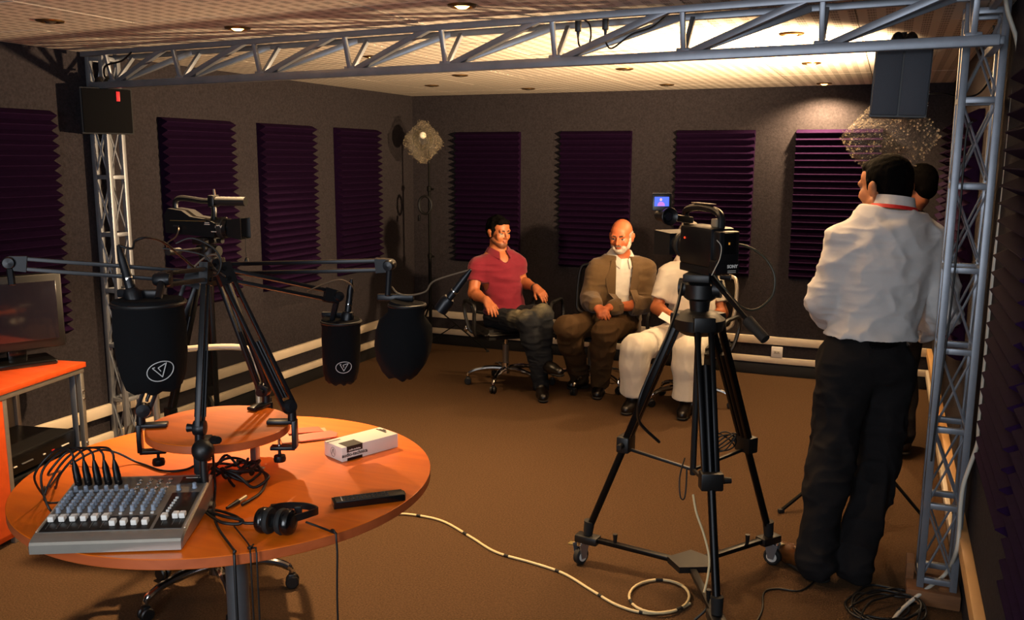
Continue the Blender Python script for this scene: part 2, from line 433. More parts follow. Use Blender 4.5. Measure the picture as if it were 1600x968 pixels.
# ------------------------------------------------------------------ recessed downlights
GOLD=mat('lamp_ring','#8a6a3e',.3,.9); DARKIN=mat('lamp_cup','#1a1512',.4,.5)
BULB=mat('bulb_lit','#ffd9a0',.4,emit=('#ffb45a',30)); BOFF=mat('bulb_off','#4a443c',.15,.3)
def downlight(x,y,lit,label,power=18,ang=80):
    t=thing('recessed_downlight',label,'downlight',(x,y,H),0,'recessed downlights in the ceiling')
    MB().lathe([(.030,-.002),(.040,-.009),(.052,-.006),(.055,.0),(.050,.002),(.034,.002)],n=20).build('ring',GOLD,t)
    MB().lathe([(.034,.0),(.028,.0115)],n=20).build('cup',DARKIN,t)
    MB().lathe([(.0,-.014),(.016,-.012),(.026,-.005),(.029,.006),(0,.010)],n=16).build('bulb',BULB if lit else BOFF,t)
    if lit:
        l=lamp('downlight_beam','SPOT',(0,0,-.022),power,WARM,spot_size=math.radians(ang),spot_blend=.6,shadow_soft_size=.025); l.parent=t
downlight(-3.19,2.73,False,'unlit recessed downlight at the far left of the ceiling')
downlight(-2.61,3.17,True,'lit recessed downlight in front of the truss, above the small camcorder',450,105)
downlight(-1.47,3.01,True,'lit recessed downlight at the top edge of the picture',45,120)
downlight(-2.64,4.31,True,'lit recessed downlight seen through the truss left of centre',20,70)
downlight(-3.26,5.00,True,'lit recessed downlight just below the truss nearest the left wall',75,100)
downlight(-.45,4.19,True,'lit recessed downlight in the brightest patch of ceiling',16,100)
downlight(-.47,5.47,True,'lit recessed downlight just under the truss on the right',12,60)
downlight(-.50,6.93,True,'lit recessed downlight nearest the back wall above the bright purple panel',230,150)
downlight(-2.68,5.45,False,'unlit recessed downlight left of centre below the truss')
downlight(-3.25,6.13,False,'unlit recessed downlight nearest the left back corner')
downlight(-2.68,6.66,False,'unlit recessed downlight near the back wall above the young man')
downlight(-1.55,5.42,False,'unlit recessed downlight in the middle of the ceiling above the old man')
downlight(-1.58,6.66,False,'unlit recessed downlight near the back wall behind the large video camera')
# ================================================================== smooth solid modelling for bodies and cloth
def npv(p): return np.array((p[0],p[1],p[2]),dtype=np.float64)
class Sdf:
    def __init__(s): s.p=[]
    def cone(s,a,b,ra,rb=None,k=.03,c=None,op=1): s.p.append(('c',npv(a),npv(b),ra,ra if rb is None else rb,k,c,op)); return s
    def ell(s,o,r,R=None,k=.03,c=None,op=1):
        R=np.eye(3) if R is None else np.array(R); s.p.append(('e',npv(o),R,np.array(r,dtype=float) if not isinstance(r,(int,float)) else np.array([r]*3,dtype=float),k,c,op)); return s
    @staticmethod
    def d(q,X,Y,Z):
        if q[0]=='c':
            a,b,ra,rb=q[1:5]; ba=b-a; l2=float(ba@ba)+1e-12
            px=X-a[0];py=Y-a[1];pz=Z-a[2]
            t=np.clip((px*ba[0]+py*ba[1]+pz*ba[2])/l2,0,1)
            return np.sqrt((px-t*ba[0])**2+(py-t*ba[1])**2+(pz-t*ba[2])**2)-(ra+(rb-ra)*t)
        o,R,r=q[1:4]; px=X-o[0];py=Y-o[1];pz=Z-o[2]
        u=(R[0,0]*px+R[1,0]*py+R[2,0]*pz);v=(R[0,1]*px+R[1,1]*py+R[2,1]*pz);w=(R[0,2]*px+R[1,2]*py+R[2,2]*pz)
        k0=np.sqrt((u/r[0])**2+(v/r[1])**2+(w/r[2])**2)+1e-9; k1=np.sqrt((u/r[0]**2)**2+(v/r[1]**2)**2+(w/r[2]**2)**2)+1e-9
        return k0*(k0-1)/k1
    @staticmethod
    def box(q):
        if q[0]=='c': r=max(q[3],q[4]); return np.minimum(q[1],q[2])-r, np.maximum(q[1],q[2])+r
        e=np.sqrt(((q[2]*q[3])**2).sum(1)); return q[1]-e,q[1]+e
    def grid(s,res,fine=()):
        ad=[q for q in s.p if (q[6] if q[0]=='e' else q[7])==1 or True]
        lo=np.min([s.box(q)[0] for q in s.p if q[-1]==1],0)-2.5*res; hi=np.max([s.box(q)[1] for q in s.p if q[-1]==1],0)+2.5*res
        axes=[]
        for i in range(3):
            x=lo[i]; a=[x]
            while x<hi[i]:
                st=res
                for c,r,fr in fine:
                    if abs(x-c[i])<r: st=min(st,fr)
                x+=st; a.append(x)
            axes.append(np.array(a))
        return axes
    def field(s,axes,post=None):
        xs,ys,zs=axes; D=np.full((len(xs),len(ys),len(zs)),.25,dtype=np.float32)
        for q in s.p:
            k=q[-3]; lo,hi=s.box(q); m=k+.02; sl=[]
            for a,l,h in zip(axes,lo-m,hi+m): sl.append(slice(max(0,np.searchsorted(a,l)-1),np.searchsorted(a,h)+1))
            sl=tuple(sl); X=xs[sl[0]][:,None,None].astype(np.float32);Y=ys[sl[1]][None,:,None].astype(np.float32);Z=zs[sl[2]][None,None,:].astype(np.float32)
            if 0 in (X.size,Y.size,Z.size): continue
            d=s.d(q,X,Y,Z).astype(np.float32); e=D[sl]
            if q[-1]==1:
                h=np.maximum(k-np.abs(d-e),0)/k; D[sl]=np.minimum(d,e)-h*h*k*.25
            else:
                d=-d; h=np.maximum(k-np.abs(d-e),0)/k; D[sl]=np.maximum(d,e)+h*h*k*.25
        if post is not None: D=post(D,xs[:,None,None].astype(np.float32),ys[None,:,None].astype(np.float32),zs[None,None,:].astype(np.float32))
        return D
    def colour(s,v,default):
        best=np.full(len(v),9.); col=np.tile(np.array(default,dtype=np.float32),(len(v),1))
        for q in s.p:
            c=q[-2]
            if q[-1]!=1: continue
            d=s.d(q,v[:,0],v[:,1],v[:,2]); m=d<best; best[m]=d[m]
            col[m]=np.array(lin(c) if c is not None else default)
        return col
def surface_nets(D,axes):
    ins=D<0; nx,ny,nz=D.shape
    c=np.zeros((nx-1,ny-1,nz-1),dtype=np.uint8)
    for i in(0,1):
        for j in(0,1):
            for k in(0,1): c+=ins[i:nx-1+i,j:ny-1+j,k:nz-1+k]
    act=np.argwhere((c>0)&(c<8)); idx=np.full(c.shape,-1,dtype=np.int32); idx[act[:,0],act[:,1],act[:,2]]=np.arange(len(act))
    acc=np.zeros((len(act),3)); cnt=np.zeros(len(act))
    cor=[(i,j,k) for i in(0,1) for j in(0,1) for k in(0,1)]
    for a in cor:
        for ax in range(3):
            if a[ax]: continue
            b=list(a); b[ax]=1
            da=D[act[:,0]+a[0],act[:,1]+a[1],act[:,2]+a[2]]; db=D[act[:,0]+b[0],act[:,1]+b[1],act[:,2]+b[2]]
            m=(da<0)!=(db<0); t=np.where(m,da/np.where(m,da-db,1),0)
            for e in range(3):
                ia=act[:,e]+a[e]; pa=axes[e][ia]; pb=axes[e][act[:,e]+b[e]]
                acc[:,e]+=np.where(m,pa+t*(pb-pa),0)
            cnt+=m
    v=acc/np.maximum(cnt,1)[:,None]
    fs=[]
    for ax in range(3):
        o=[(1,2),(2,0),(0,1)][ax]
        sl0=[slice(None)]*3; sl1=[slice(None)]*3; sl0[ax]=slice(0,-1); sl1[ax]=slice(1,None)
        A=ins[tuple(sl0)]; B=ins[tuple(sl1)]; E=np.argwhere(A!=B)
        sh=c.shape; ok=np.ones(len(E),bool)
        for e in o: ok&=(E[:,e]>0)&(E[:,e]<sh[e])
        E=E[ok]; q=[]
        for du,dv in((0,0),(1,0),(1,1),(0,1)):
            P=E.copy(); P[:,o[0]]-=du; P[:,o[1]]-=dv; q.append(idx[P[:,0],P[:,1],P[:,2]])
        Q=np.stack(q,1); flip=~A[E[:,0],E[:,1],E[:,2]]; Q[flip]=Q[flip][:,::-1]; fs.append(Q[(Q>=0).all(1)])
    return v,np.concatenate(fs)
class Noise:
    def __init__(s,seed): s.t=np.random.RandomState(seed).rand(32,32,32).astype(np.float32)
    def __call__(s,p):
        i=np.floor(p).astype(int); f=p-i; f=f*f*(3-2*f); i0=i&31; i1=(i+1)&31; r=0
        for a in(0,1):
            for b in(0,1):
                for c in(0,1):
                    w=(f[:,0] if a else 1-f[:,0])*(f[:,1] if b else 1-f[:,1])*(f[:,2] if c else 1-f[:,2])
                    r=r+w*s.t[(i1 if a else i0)[:,0],(i1 if b else i0)[:,1],(i1 if c else i0)[:,2]]
        return r*2-1
def normals(v,f):
    n=np.zeros_like(v); a=np.cross(v[f[:,2]]-v[f[:,0]],v[f[:,3]]-v[f[:,1]])
    for i in range(4): np.add.at(n,f[:,i],a)
    return n/(np.linalg.norm(n,axis=1)[:,None]+1e-12)
def relax(v,f,it=1,w=.5):
    for _ in range(it):
        a=np.zeros_like(v); c=np.zeros(len(v))
        for i in range(4):
            j=(i+1)%4; np.add.at(a,f[:,i],v[f[:,j]]); np.add.at(a,f[:,j],v[f[:,i]]); np.add.at(c,f[:,i],1); np.add.at(c,f[:,j],1)
        v=v*(1-w)+w*a/np.maximum(c,1)[:,None]
    return v
def np_mesh(name,v,f,mats,col=None,mi=None):
    me=bpy.data.meshes.new(name); me.vertices.add(len(v)); me.vertices.foreach_set('co',v.astype(np.float32).ravel())
    me.loops.add(len(f)*4); me.loops.foreach_set('vertex_index',f.astype(np.int32).ravel())
    me.polygons.add(len(f)); me.polygons.foreach_set('loop_start',np.arange(0,len(f)*4,4,dtype=np.int32))
    for m in mats: me.materials.append(m)
    me.update(calc_edges=True); me.validate()
    if mi is not None: me.polygons.foreach_set('material_index',mi.astype(np.int32))
    if col is not None:
        a=me.attributes.new('tone','FLOAT_COLOR','POINT'); a.data.foreach_set('color',np.concatenate([col,np.ones((len(col),1))],1).astype(np.float32).ravel())
    me.shade_smooth(); return me
def solid(S,name,mats,parent,res=.006,fine=(),post=None,default=None,folds=None,org=(0,0,0),rl=1,colfn=None):
    """folds: list of (freq vec, amplitude, ridged, seed)"""
    ax=S.grid(res,fine); D=S.field(ax,post); v,f=surface_nets(D,ax)
    if rl: v=relax(v,f,rl,.4)
    if folds:
        n=normals(v,f); d=np.zeros(len(v))
        for fr,amp,ridge,seed in folds:
            N_=Noise(seed); w=Noise(seed+50)(v*6.)[:,None]*.35
            x=N_(v@np.array(fr).T+w if np.ndim(fr)==2 else v*np.array(fr)+w)
            d+= amp*((1-2*np.abs(x)*1.5) if ridge else x)
        v=v+n*d[:,None]
    col=S.colour(v,default) if default is not None else None
    if colfn is not None: col=colfn(v,col)
    me=np_mesh(name,v-npv(org),f,mats if isinstance(mats,(list,tuple)) else [mats],col)
    return link(name,me,parent)

# ------------------------------------------------------------------ body pieces
def unit(a): a=npv(a); return a/(np.linalg.norm(a)+1e-12)
def lerp(a,b,t): return npv(a)*(1-t)+npv(b)*t
def head_frame(fwd,up=(0,0,1)):
    f=unit(fwd); u=npv(up); u=unit(u-f*(u@f)); x=np.cross(f,u); return np.stack([x,f,u],1)   # columns: right, forward, up
def head(S,o,R,s,skin,lip,brow='#1a110c',beard=None,stubble=None,white='#8f857a',iris='#20140c',k=.012):
    o=npv(o)
    def P(x,y,z): return o+R@(np.array((x,y,z))*s)
    def E(c,r,k_=k,c_=None,op=1,rot=None): S.ell(P(*c),np.array(r)*s,R if rot is None else R@rot,k_,c_,op)
    E((0,-.014,.034),(.074,.094,.086)); E((0,.030,-.030),(.060,.062,.080),.02)
    E((0,.040,.045),(.060,.050,.045),.02)
    E((0,.060,-.092),(.028,.026,.022),.025,beard or stubble); 
    for sx in(-1,1):
        S.cone(P(sx*.056,.005,-.055),P(sx*.022,.062,-.092),.016*s,.016*s,.02,beard or stubble)
        E((sx*.040,.062,-.028),(.024,.022,.026),.015)
        E((sx*.079,-.006,-.008),(.010,.020,.033),.006); E((sx*.088,-.016,.006),(.007,.012,.018),.008)
    S.cone(P(-.040,.080,.020),P(.040,.080,.020),.012*s,None,.012)
    for sx in(-1,1): E((sx*.031,.104,.000),(.019,.020,.0105),.008,None,-1)
    for sx in(-1,1):
        E((sx*.031,.0735,-.0005),(.0130,.0130,.0095),.002,white)
        E((sx*.031,.0845,-.0005),(.0060,.0040,.0056),.001,iris)
        S.cone(P(sx*.016,.084,.0095),P(sx*.046,.080,.0075),.0042*s,.003*s,.004)         # upper lid
        S.cone(P(sx*.016,.0935,.0195),P(sx*.034,.0915,.0235),.0034*s,.0034*s,.003,brow); S.cone(P(sx*.034,.0915,.0235),P(sx*.050,.083,.0205),.0034*s,.0022*s,.003,brow)
    S.cone(P(0,.090,.012),P(0,.112,-.030),.0075*s,.0115*s,.010)
    for sx in(-1,1): E((sx*.0125,.099,-.034),(.008,.010,.0075),.006)
    E((0,.091,-.0572),(.019,.0085,.0042),.005,lip); E((0,.0905,-.0655),(.017,.009,.0048),.005,lip)
    E((0,.103,-.0615),(.021,.008,.0014),.002,None,-1)
    if beard:
        E((0,.094,-.049),(.026,.007,.006),.006,'#6a5c50'); E((0,.082,-.084),(.026,.016,.014),.012,beard)
        for sx in(-1,1):
            E((sx*.034,.070,-.066),(.016,.018,.018),.012,beard); E((sx*.058,.028,-.058),(.012,.024,.026),.01,beard); E((sx*.068,.006,-.022),(.007,.014,.03),.008,beard)
    return P
def hand(S,w,d,nrm,side,s=1.,curl=(.35,.4,.45,.5),thumb=.6,spread=.10,skin=None,flip=1):
    """w wrist, d pointing direction, nrm back-of-hand normal, side: +1 thumb towards x=d×nrm, -1 other way; curl radians at each joint"""
    w=npv(w); d=unit(d); n=npv(nrm); n=unit(n-d*(n@d)); x=np.cross(d,n)*side
    def P(a,b,c): return w+(d*a+x*b+n*c)*s
    S.cone(P(-.02,0,0),P(.02,0,0),.024*s,.024*s,.02)
    for b,l in((.026,.082),(.009,.086),(-.009,.082),(-.025,.074)): S.cone(P(.015,b*.7,0),P(l,b,.002),.014*s,.0115*s,.012)
    for i,(b,l0,L) in enumerate(((.026,.082,.070),(.009,.086,.078),(-.009,.082,.072),(-.025,.074,.056))):
        c=curl[i] if isinstance(curl,(list,tuple)) else curl; p=P(l0,b,.002); ang=c*.8; yaw=spread*(b/.026)
        for j,(fr,r) in enumerate(((.45,.0098),(.31,.0088),(.24,.0076))):
            v=(d*math.cos(ang)-n*math.sin(ang))+x*math.sin(yaw); v=unit(v); q=p+v*L*fr*s
            S.cone(p,q,r*s,r*.93*s,.004); p=q; ang+=c
    p=P(.022,.022,-.006); v=unit(d*math.cos(thumb)+x*math.sin(thumb)-n*.25); q=p+v*.046*s; S.cone(p,q,.0145*s,.011*s,.010)
    v2=unit(d*math.cos(thumb*.5)+x*math.sin(thumb*.5)-n*.3); S.cone(q,q+v2*.030*s,.0105*s,.0082*s,.005)
    return S
def rot_cols(x,z):
    z=unit(z); x=npv(x); x=unit(x-z*(x@z)); y=np.cross(z,x); return np.stack([x,y,z],1)
def torso(S,J,g=0.,s=1.,k=.05,low=True,belly=0.,back=0.):
    """trunk between pelvis and neck; g thickens it for cloth"""
    pel,nek,sl,sr=npv(J['pelvis']),npv(J['neck']),npv(J['shL']),npv(J['shR']); up=unit(nek-pel); x=unit(sl-sr); R=rot_cols(x,up); L=np.linalg.norm(nek-pel)
    f=np.cross(up,x)   # points backward or forward depending on hand; only used for belly
    fw=npv(J['fwd']); 
    S.ell(lerp(pel,nek,.70),(.162*s+g,.108*s+g,.40*L+g),R,k); S.ell(lerp(pel,nek,.36)+fw*belly*.5,(.142*s+g+belly*.4,.105*s+g+belly,.38*L+g),R,k)
    if low: S.ell(pel+up*.02,(.165*s+g,.118*s+g,.125*s+g),R,k)
    c=lerp(pel,nek,.93)
    for q in(sl,sr):
        S.cone(lerp(pel,nek,.86),q-up*.012,.085*s+g,.052*s+g,k); S.cone(nek+up*.035,lerp(nek,q,.75)-up*.002,.046*s+g*.4,.034*s+g*.7,k*.8)
        S.cone(lerp(pel,nek,.66),lerp(npv(q),pel,.16),.09*s+g,.055*s+g,k)
    return R
def arm(S,a,b,c,g=0.,s=1.,k=.03,upto=None,r=(.050,.040,.037,.026)):
    if upto is not None and upto<1: S.cone(a,lerp(a,b,upto),r[0]*s+g,(r[0]*(1-upto)+r[1]*upto)*s+g,k); return
    S.cone(a,b,r[0]*s+g,r[1]*s+g,k); m=lerp(b,c,.3); S.cone(b,m,r[1]*s+g,(r[2]+.003)*s+g,k*.7); S.cone(m,c,(r[2]+.003)*s+g,r[3]*s+g,k*.7)
def leg(S,h,kn,an,g=0.,s=1.,k=.04,r=(.082,.058,.054,.040)):
    S.cone(h,kn,r[0]*s+g,r[1]*s+g,k); m=lerp(kn,an,.3); S.cone(kn,m,r[1]*s+g,r[2]*s+g+.002,k); S.cone(m,an,r[2]*s+g+.002,r[3]*s+g,k)
def foot(S,an,toe,g=0.,s=1.,k=.02,heel=.055):
    an=npv(an); toe=npv(toe); d=toe-an; d[2]=0; d=unit(d); drop=an[2]-toe[2]
    hl=an-d*heel*.6; hl[2]=toe[2]+(.012 if drop>.02 else 0)
    S.cone(an,hl+(0,0,.012),.036*s+g,.030*s+g,k); S.cone(hl+(0,0,.008),lerp(hl,toe,.65),.030*s+g,.034*s+g,k); S.cone(lerp(hl,toe,.65),toe,.034*s+g,.026*s+g,k); S.cone(an,lerp(hl,toe,.6),.032*s+g,.028*s+g,k)
def shoe(name,an,toe,m,parent,res=.006,sole=None,boot=False,g=.008):
    S=Sdf(); foot(S,an,toe,g); an=npv(an); toe=npv(toe); z0=toe[2]-.028
    if boot: S.cone(an,an+npv((0,0,.07)),.046,.048,.02)
    def post(D,X,Y,Z): D=np.maximum(D,(z0-Z)); return np.maximum(D,Z-(an[2]+(.075 if boot else .03)))
    o=solid(S,name,m,parent,res,post=post); 
    d=toe-an; d[2]=0; d=unit(d); L=Sdf(); hl=an-d*.035; hl[2]=z0+.006; te=toe.copy(); te[2]=z0+.006
    L.cone(hl,te,.040,.036,.02)
    def post2(D,X,Y,Z): return np.maximum(np.maximum(D,z0-Z),Z-(z0+.016))
    solid(L,'sole',sole or RUBBER,o,.006,post=post2); return o
SKIN=lambda c,n: mat(n,c,.5,attr='tone',var=(45,.18),bump=(250,.12,.001),spec=.4)
def ring_path(S,o,R,rx,ry,tilt=0.,n=28,z=0.):
    return [npv(o)+R@np.array((rx*math.cos(a),ry*math.sin(a),z+tilt*math.sin(a))) for a in [2*math.pi*i/n for i in range(n)]]
def sdf_eval(S,p):
    D=np.full(len(p),.3)
    for q in S.p:
        d=S.d(q,p[:,0],p[:,1],p[:,2]); k=q[-3]
        if q[-1]==1: h=np.maximum(k-np.abs(d-D),0)/k; D=np.minimum(d,D)-h*h*k*.25
        else: d=-d; h=np.maximum(k-np.abs(d-D),0)/k; D=np.maximum(d,D)+h*h*k*.25
    return D
def drape(S,o,x,z,fw,fn,nu,nv,name,m,parent,th=.004,start=.35,lift=.001):
    """patch fn(u,v)->(a,b) laid on the front (side fw) of a solid, with thickness"""
    o=npv(o);x=unit(x);z=unit(z);fw=unit(fw); uv=[(i/(nu-1),j/(nv-1)) for j in range(nv) for i in range(nu)]
    P=np.array([o+x*fn(u,v)[0]+z*fn(u,v)[1]+fw*start for u,v in uv])
    for _ in range(45): P=P-fw*np.maximum(sdf_eval(S,P)-.0005,-.01)[:,None]*.8
    P=P+fw*lift; Q=P+fw*th; b=MB(); n=nu*nv; fs=[]
    for j in range(nv-1):
        for i in range(nu-1):
            a=j*nu+i; fs.append((n+a,n+a+1,n+a+nu+1,n+a+nu)); fs.append((a,a+nu,a+nu+1,a+1))
    rim=[i for i in range(nu)]+[j*nu+nu-1 for j in range(1,nv)]+[(nv-1)*nu+i for i in range(nu-2,-1,-1)]+[j*nu for j in range(nv-2,0,-1)]
    for i in range(len(rim)): a=rim[i];c=rim[(i+1)%len(rim)]; fs.append((a,c,n+c,n+a))
    b.add(list(P)+list(Q),fs); return b.build(name,m,parent,smooth=50)
def finish(J):
    up=unit(npv(J['neck'])-npv(J['pelvis'])); x=unit(npv(J['shL'])-npv(J['shR'])); J['fwd']=unit(np.cross(x,up)); J['up']=up; J['x']=unit(x-up*(x@up)); return J
def person(J,label,skin,lip,hs,face,mat_name,lims=True,handsL=None,handsR=None,beard=None,stubble=None,brow='#15100c',s=1.,res=.008,parent=None):
    """one continuous body: trunk, limbs, hands and head"""
    finish(J); t=thing('person',label,'person',(J['root'][0],J['root'][1],0)); org=(J['root'][0],J['root'][1],0)
    S=Sdf(); torso(S,J,-.004,s); 
    for a in 'LR': arm(S,J['sh'+a],J['el'+a],J['wr'+a],0,s); leg(S,J['hip'+a],J['kn'+a],J['an'+a],-.006,s); foot(S,J['an'+a],J['toe'+a],-.004,s)
    R=head_frame(face); o=npv(J['head']); P=head(S,o,R,hs,skin,lip,brow=brow,beard=beard,stubble=stubble)
    S.cone(P(0,-.022,-.075),npv(J['neck'])-J['up']*.01,.052*hs,.060*hs,.03)
    for a,h in(('L',handsL),('R',handsR)):
        if h: hand(S,J['wr'+a],*h[:2],h[2],**h[3])
    fine=[(o,.15*hs,.0042)]
    for a,h in(('L',handsL),('R',handsR)):
        if h: fine.append((npv(J['wr'+a])+unit(h[0])*.08,.11,.0045))
    def post(D,X,Y,Z): return np.maximum(D,.012-Z)
    b=solid(S,'body',SKIN(skin,mat_name),t,res,fine,default=lin(skin),org=org,post=post,rl=1)
    return t,org,R,P
def clear_above(pt,up,w=0.):
    pt=npv(pt);up=unit(up)
    def f(D,X,Y,Z): return np.maximum(D,(X-pt[0])*up[0]+(Y-pt[1])*up[1]+(Z-pt[2])*up[2])
    return f
def chain(*fs):
    def g(D,X,Y,Z):
        for f in fs: D=f(D,X,Y,Z)
        return D
    return g
def collar(J,name,m,parent,org,r=.066,hgt=.036,drop=.035,th=.006,gap=.25,flare=.016,off=(0,0,0),tilt=.3,front=.02):
    """folded shirt collar round the neck, open at the front"""
    up=J['up']; fw=J['fwd']; x=J['x']; o=npv(J['neck'])+npv(off); b=MB(); n=26; rings=[]
    for i in range(n):
        a=gap+(2*math.pi-2*gap)*i/(n-1); c=math.cos(a); sn=math.sin(a)      # a=0 front
        fr=max(0,c)**2
        base=o+fw*(c*(r*1.05+front*fr))+x*(sn*r)-up*(drop*fr)+up*.012*(1-fr)
        out=unit(fw*c+x*sn)
        rings.append([base, base+up*hgt-out*.004, base+up*(hgt+.004)+out*.005, base+out*(flare+.004)-up*(.006+.02*fr), base+out*(flare-.002)-up*(.006+.02*fr), base+up*(hgt-.008)+out*.003])
    pts=[p-npv(org) for g_ in rings for p in g_]; fs=[]
    for i in range(n-1):
        for k in range(6): fs.append((i*6+k,i*6+(k+1)%6,(i+1)*6+(k+1)%6,(i+1)*6+k))
    fs += [(5,4,3,2,1,0),tuple((n-1)*6+k for k in range(6))]
    return MB().add(pts,fs).build(name,m,parent,smooth=60)
def cuff(a,b,r,m,parent,org,name='cuff',w=.02):
    a=npv(a)-npv(org);b=npv(b)-npv(org); d=unit(b-a); return MB().lathe([(r*.8,0),(r,.002),(r*1.05,w*.6),(r,w),(r*.8,w)],o=a,axis=d,n=20).build(name,m,parent,smooth=60)

# ================================================================== young man in the maroon polo shirt
J=dict(root=fp(800,600),pelvis=dp(790,493,6.62),neck=dp(779,396,6.60),shR=dp(745,415,6.54),shL=dp(808,411,6.67),
  elR=dp(740,458,6.50),wrR=dp(761,470,6.27),elL=dp(816,440,6.70),wrL=dp(838,450,6.48),
  hipR=dp(777,500,6.58),hipL=dp(804,496,6.66),knR=dp(823,500,6.24),knL=dp(848,491,6.30),anL=dp(851,566,6.32),toeL=dp(874,581,6.18),
  anR=fp(846,600,.095),toeR=fp(849,621,.034),head=dp(779,362,6.55))
c=unit(-npv(J['head'])*(1,1,0)); r=npv((c[1]*-1,c[0],0))
def face_dir(p,deg,down): 
    c=unit(-npv(p)*(1,1,0)); r=np.array((-c[1],c[0],0)); a=math.radians(deg); f=math.cos(a)*c+math.sin(a)*r; f[2]=-down; return unit(f)   # +deg turns to the picture's right
hR=(npv(dp(772,490,6.16))-npv(J['wrR']),(0.2,-.6,.8),-1,dict(curl=.32,thumb=.5,s=.95))
hL=(npv(dp(861,472,6.34))-npv(J['wrL']),(0.1,-.5,.85),1,dict(curl=(.25,.35,.5,.6),thumb=.6,s=.95))
t,org,R,P=person(J,'young man in a maroon polo shirt and jeans sitting on an office chair','#a5603a','#94513a',.93,face_dir(J['head'],38,.10),'skin_young',stubble='#6e4530',handsL=hL,handsR=hR,s=.97)
MAROON=mat('maroon_pique','#6c1526',.85,var=(60,.15),bump=(420,.35,.002),sheen=.15,spec=.2)
S=Sdf(); torso(S,J,.010,.98)
for a in 'LR': arm(S,J['sh'+a],J['el'+a],J['wr'+a],.014,.97,upto=.52)
up,fw=J['up'],J['fwd']; nb=npv(J['neck'])
S.ell(nb+fw*.075-up*.022,(.036,.06,.062),rot_cols(J['x'],up),.015,None,-1)
Kc=[(14,14,40)]
def hem(D,X,Y,Z): 
    p=npv(J['pelvis'])-up*.045; D=np.maximum(D,-((X-p[0])*up[0]+(Y-p[1])*up[1]+(Z-p[2])*up[2]))
    for a in 'LR':
        q=lerp(J['sh'+a],J['el'+a],.58); d=unit(npv(J['el'+a])-npv(J['sh'+a])); pl=(X-q[0])*d[0]+(Y-q[1])*d[1]+(Z-q[2])*d[2]
        near=((X-q[0])**2+(Y-q[1])**2+(Z-q[2])**2)<.011; D=np.where(near,np.maximum(D,pl),D)
    return D
shirt=solid(S,'polo_shirt',MAROON,t,.0065,post=chain(clear_above(nb+up*.014,up),hem),org=org,folds=[((9,9,34),.006,0,3),((16,16,16),.0025,0,5),((7,7,22),.005,1,8)])
collar(J,'collar',MAROON,shirt,org,r=.067,hgt=.030,drop=.045,gap=.42,flare=.032,off=up*.012,front=.028)
DENIM=mat('worn_denim','#1a1c20',.9,attr='tone',var=(120,.3),bump=(300,.3,.002),spec=.15)
S=Sdf(); torso(S,dict(J,neck=lerp(J['pelvis'],J['neck'],.55)),.002,.94) if False else None
S=Sdf(); S.ell(npv(J['pelvis'])-up*.005,(.165,.118,.11),rot_cols(J['x'],up),.05)
for a in 'LR': leg(S,J['hip'+a],J['kn'+a],lerp(J['kn'+a],J['an'+a],.98),.010,1.); S.cone(lerp(J['kn'+a],J['an'+a],.85),lerp(J['kn'+a],J['an'+a],1.02),.052,.056,.02)
def fade(v,col):
    base=np.array(lin('#22252a')); light=np.array(lin('#8b8368')); out=np.tile(base,(len(v),1)); N_=Noise(4)(v*30.)*.25
    for a,t0 in(('R',.72),('R',.9),('L',.97)):
        q=lerp(J['hip'+a],J['kn'+a],t0)+npv((0,-.03,.05)); d=np.linalg.norm((v-q)*(1,1,1.0),axis=1)/.085; w=np.clip(1.15-d+N_,0,1)**1.3; out=out*(1-.75*w[:,None])+light*.75*w[:,None]
    return out
solid(S,'jeans',DENIM,t,.0065,org=org,default=lin('#22252a'),colfn=fade,folds=[((12,12,45),.004,1,11),((25,25,25),.0025,0,12)])
LEATH=mat('dark_leather','#1d130d',.38,var=(30,.4))
BR=mat('black_boot_leather','#120d0a',.35,var=(30,.4))
for a in 'LR':
    o=shoe('boot',npv(J['an'+a])-npv(org),npv(J['toe'+a])-npv(org),BR,t,boot=(a=='R'))
b=MB(); d=unit(npv(J['wrL'])-npv(J['elL'])); b.lathe([(.030,-.012),(.033,-.010),(.033,.010),(.030,.012)],o=lerp(J['elL'],J['wrL'],.93)-npv(org),axis=d,n=18).build('wristband',RUBBER,t)
HAIRB=mat('black_hair','#040303',.85,spec=.06,var=(150,.4),bump=(160,.5,.004),stretch=(1,1,.25))
S=Sdf(); s_=.93
def hp(*a): return P(*a)
S.ell(hp(0,-.022,.046),np.array((.082,.098,.088))*s_,R,.02); S.ell(hp(0,-.05,-.0),np.array((.074,.066,.075))*s_,R,.02)
S.ell(hp(0,.055,.085),np.array((.055,.03,.028))*s_,R,.02)
for sx in(-1,1): S.cone(hp(sx*.072,.02,.03),hp(sx*.073,.014,-.03),.012*s_,.007*s_,.01)
S.ell(hp(0,.10,.005),np.array((.058,.052,.062))*s_,R,.012,None,-1)
S.ell(hp(0,.06,-.05),np.array((.10,.075,.06))*s_,R,.012,None,-1)
solid(S,'hair',HAIRB,t,.0055,org=org,folds=[((45,45,45),.005,0,21),((90,90,90),.003,0,22)])

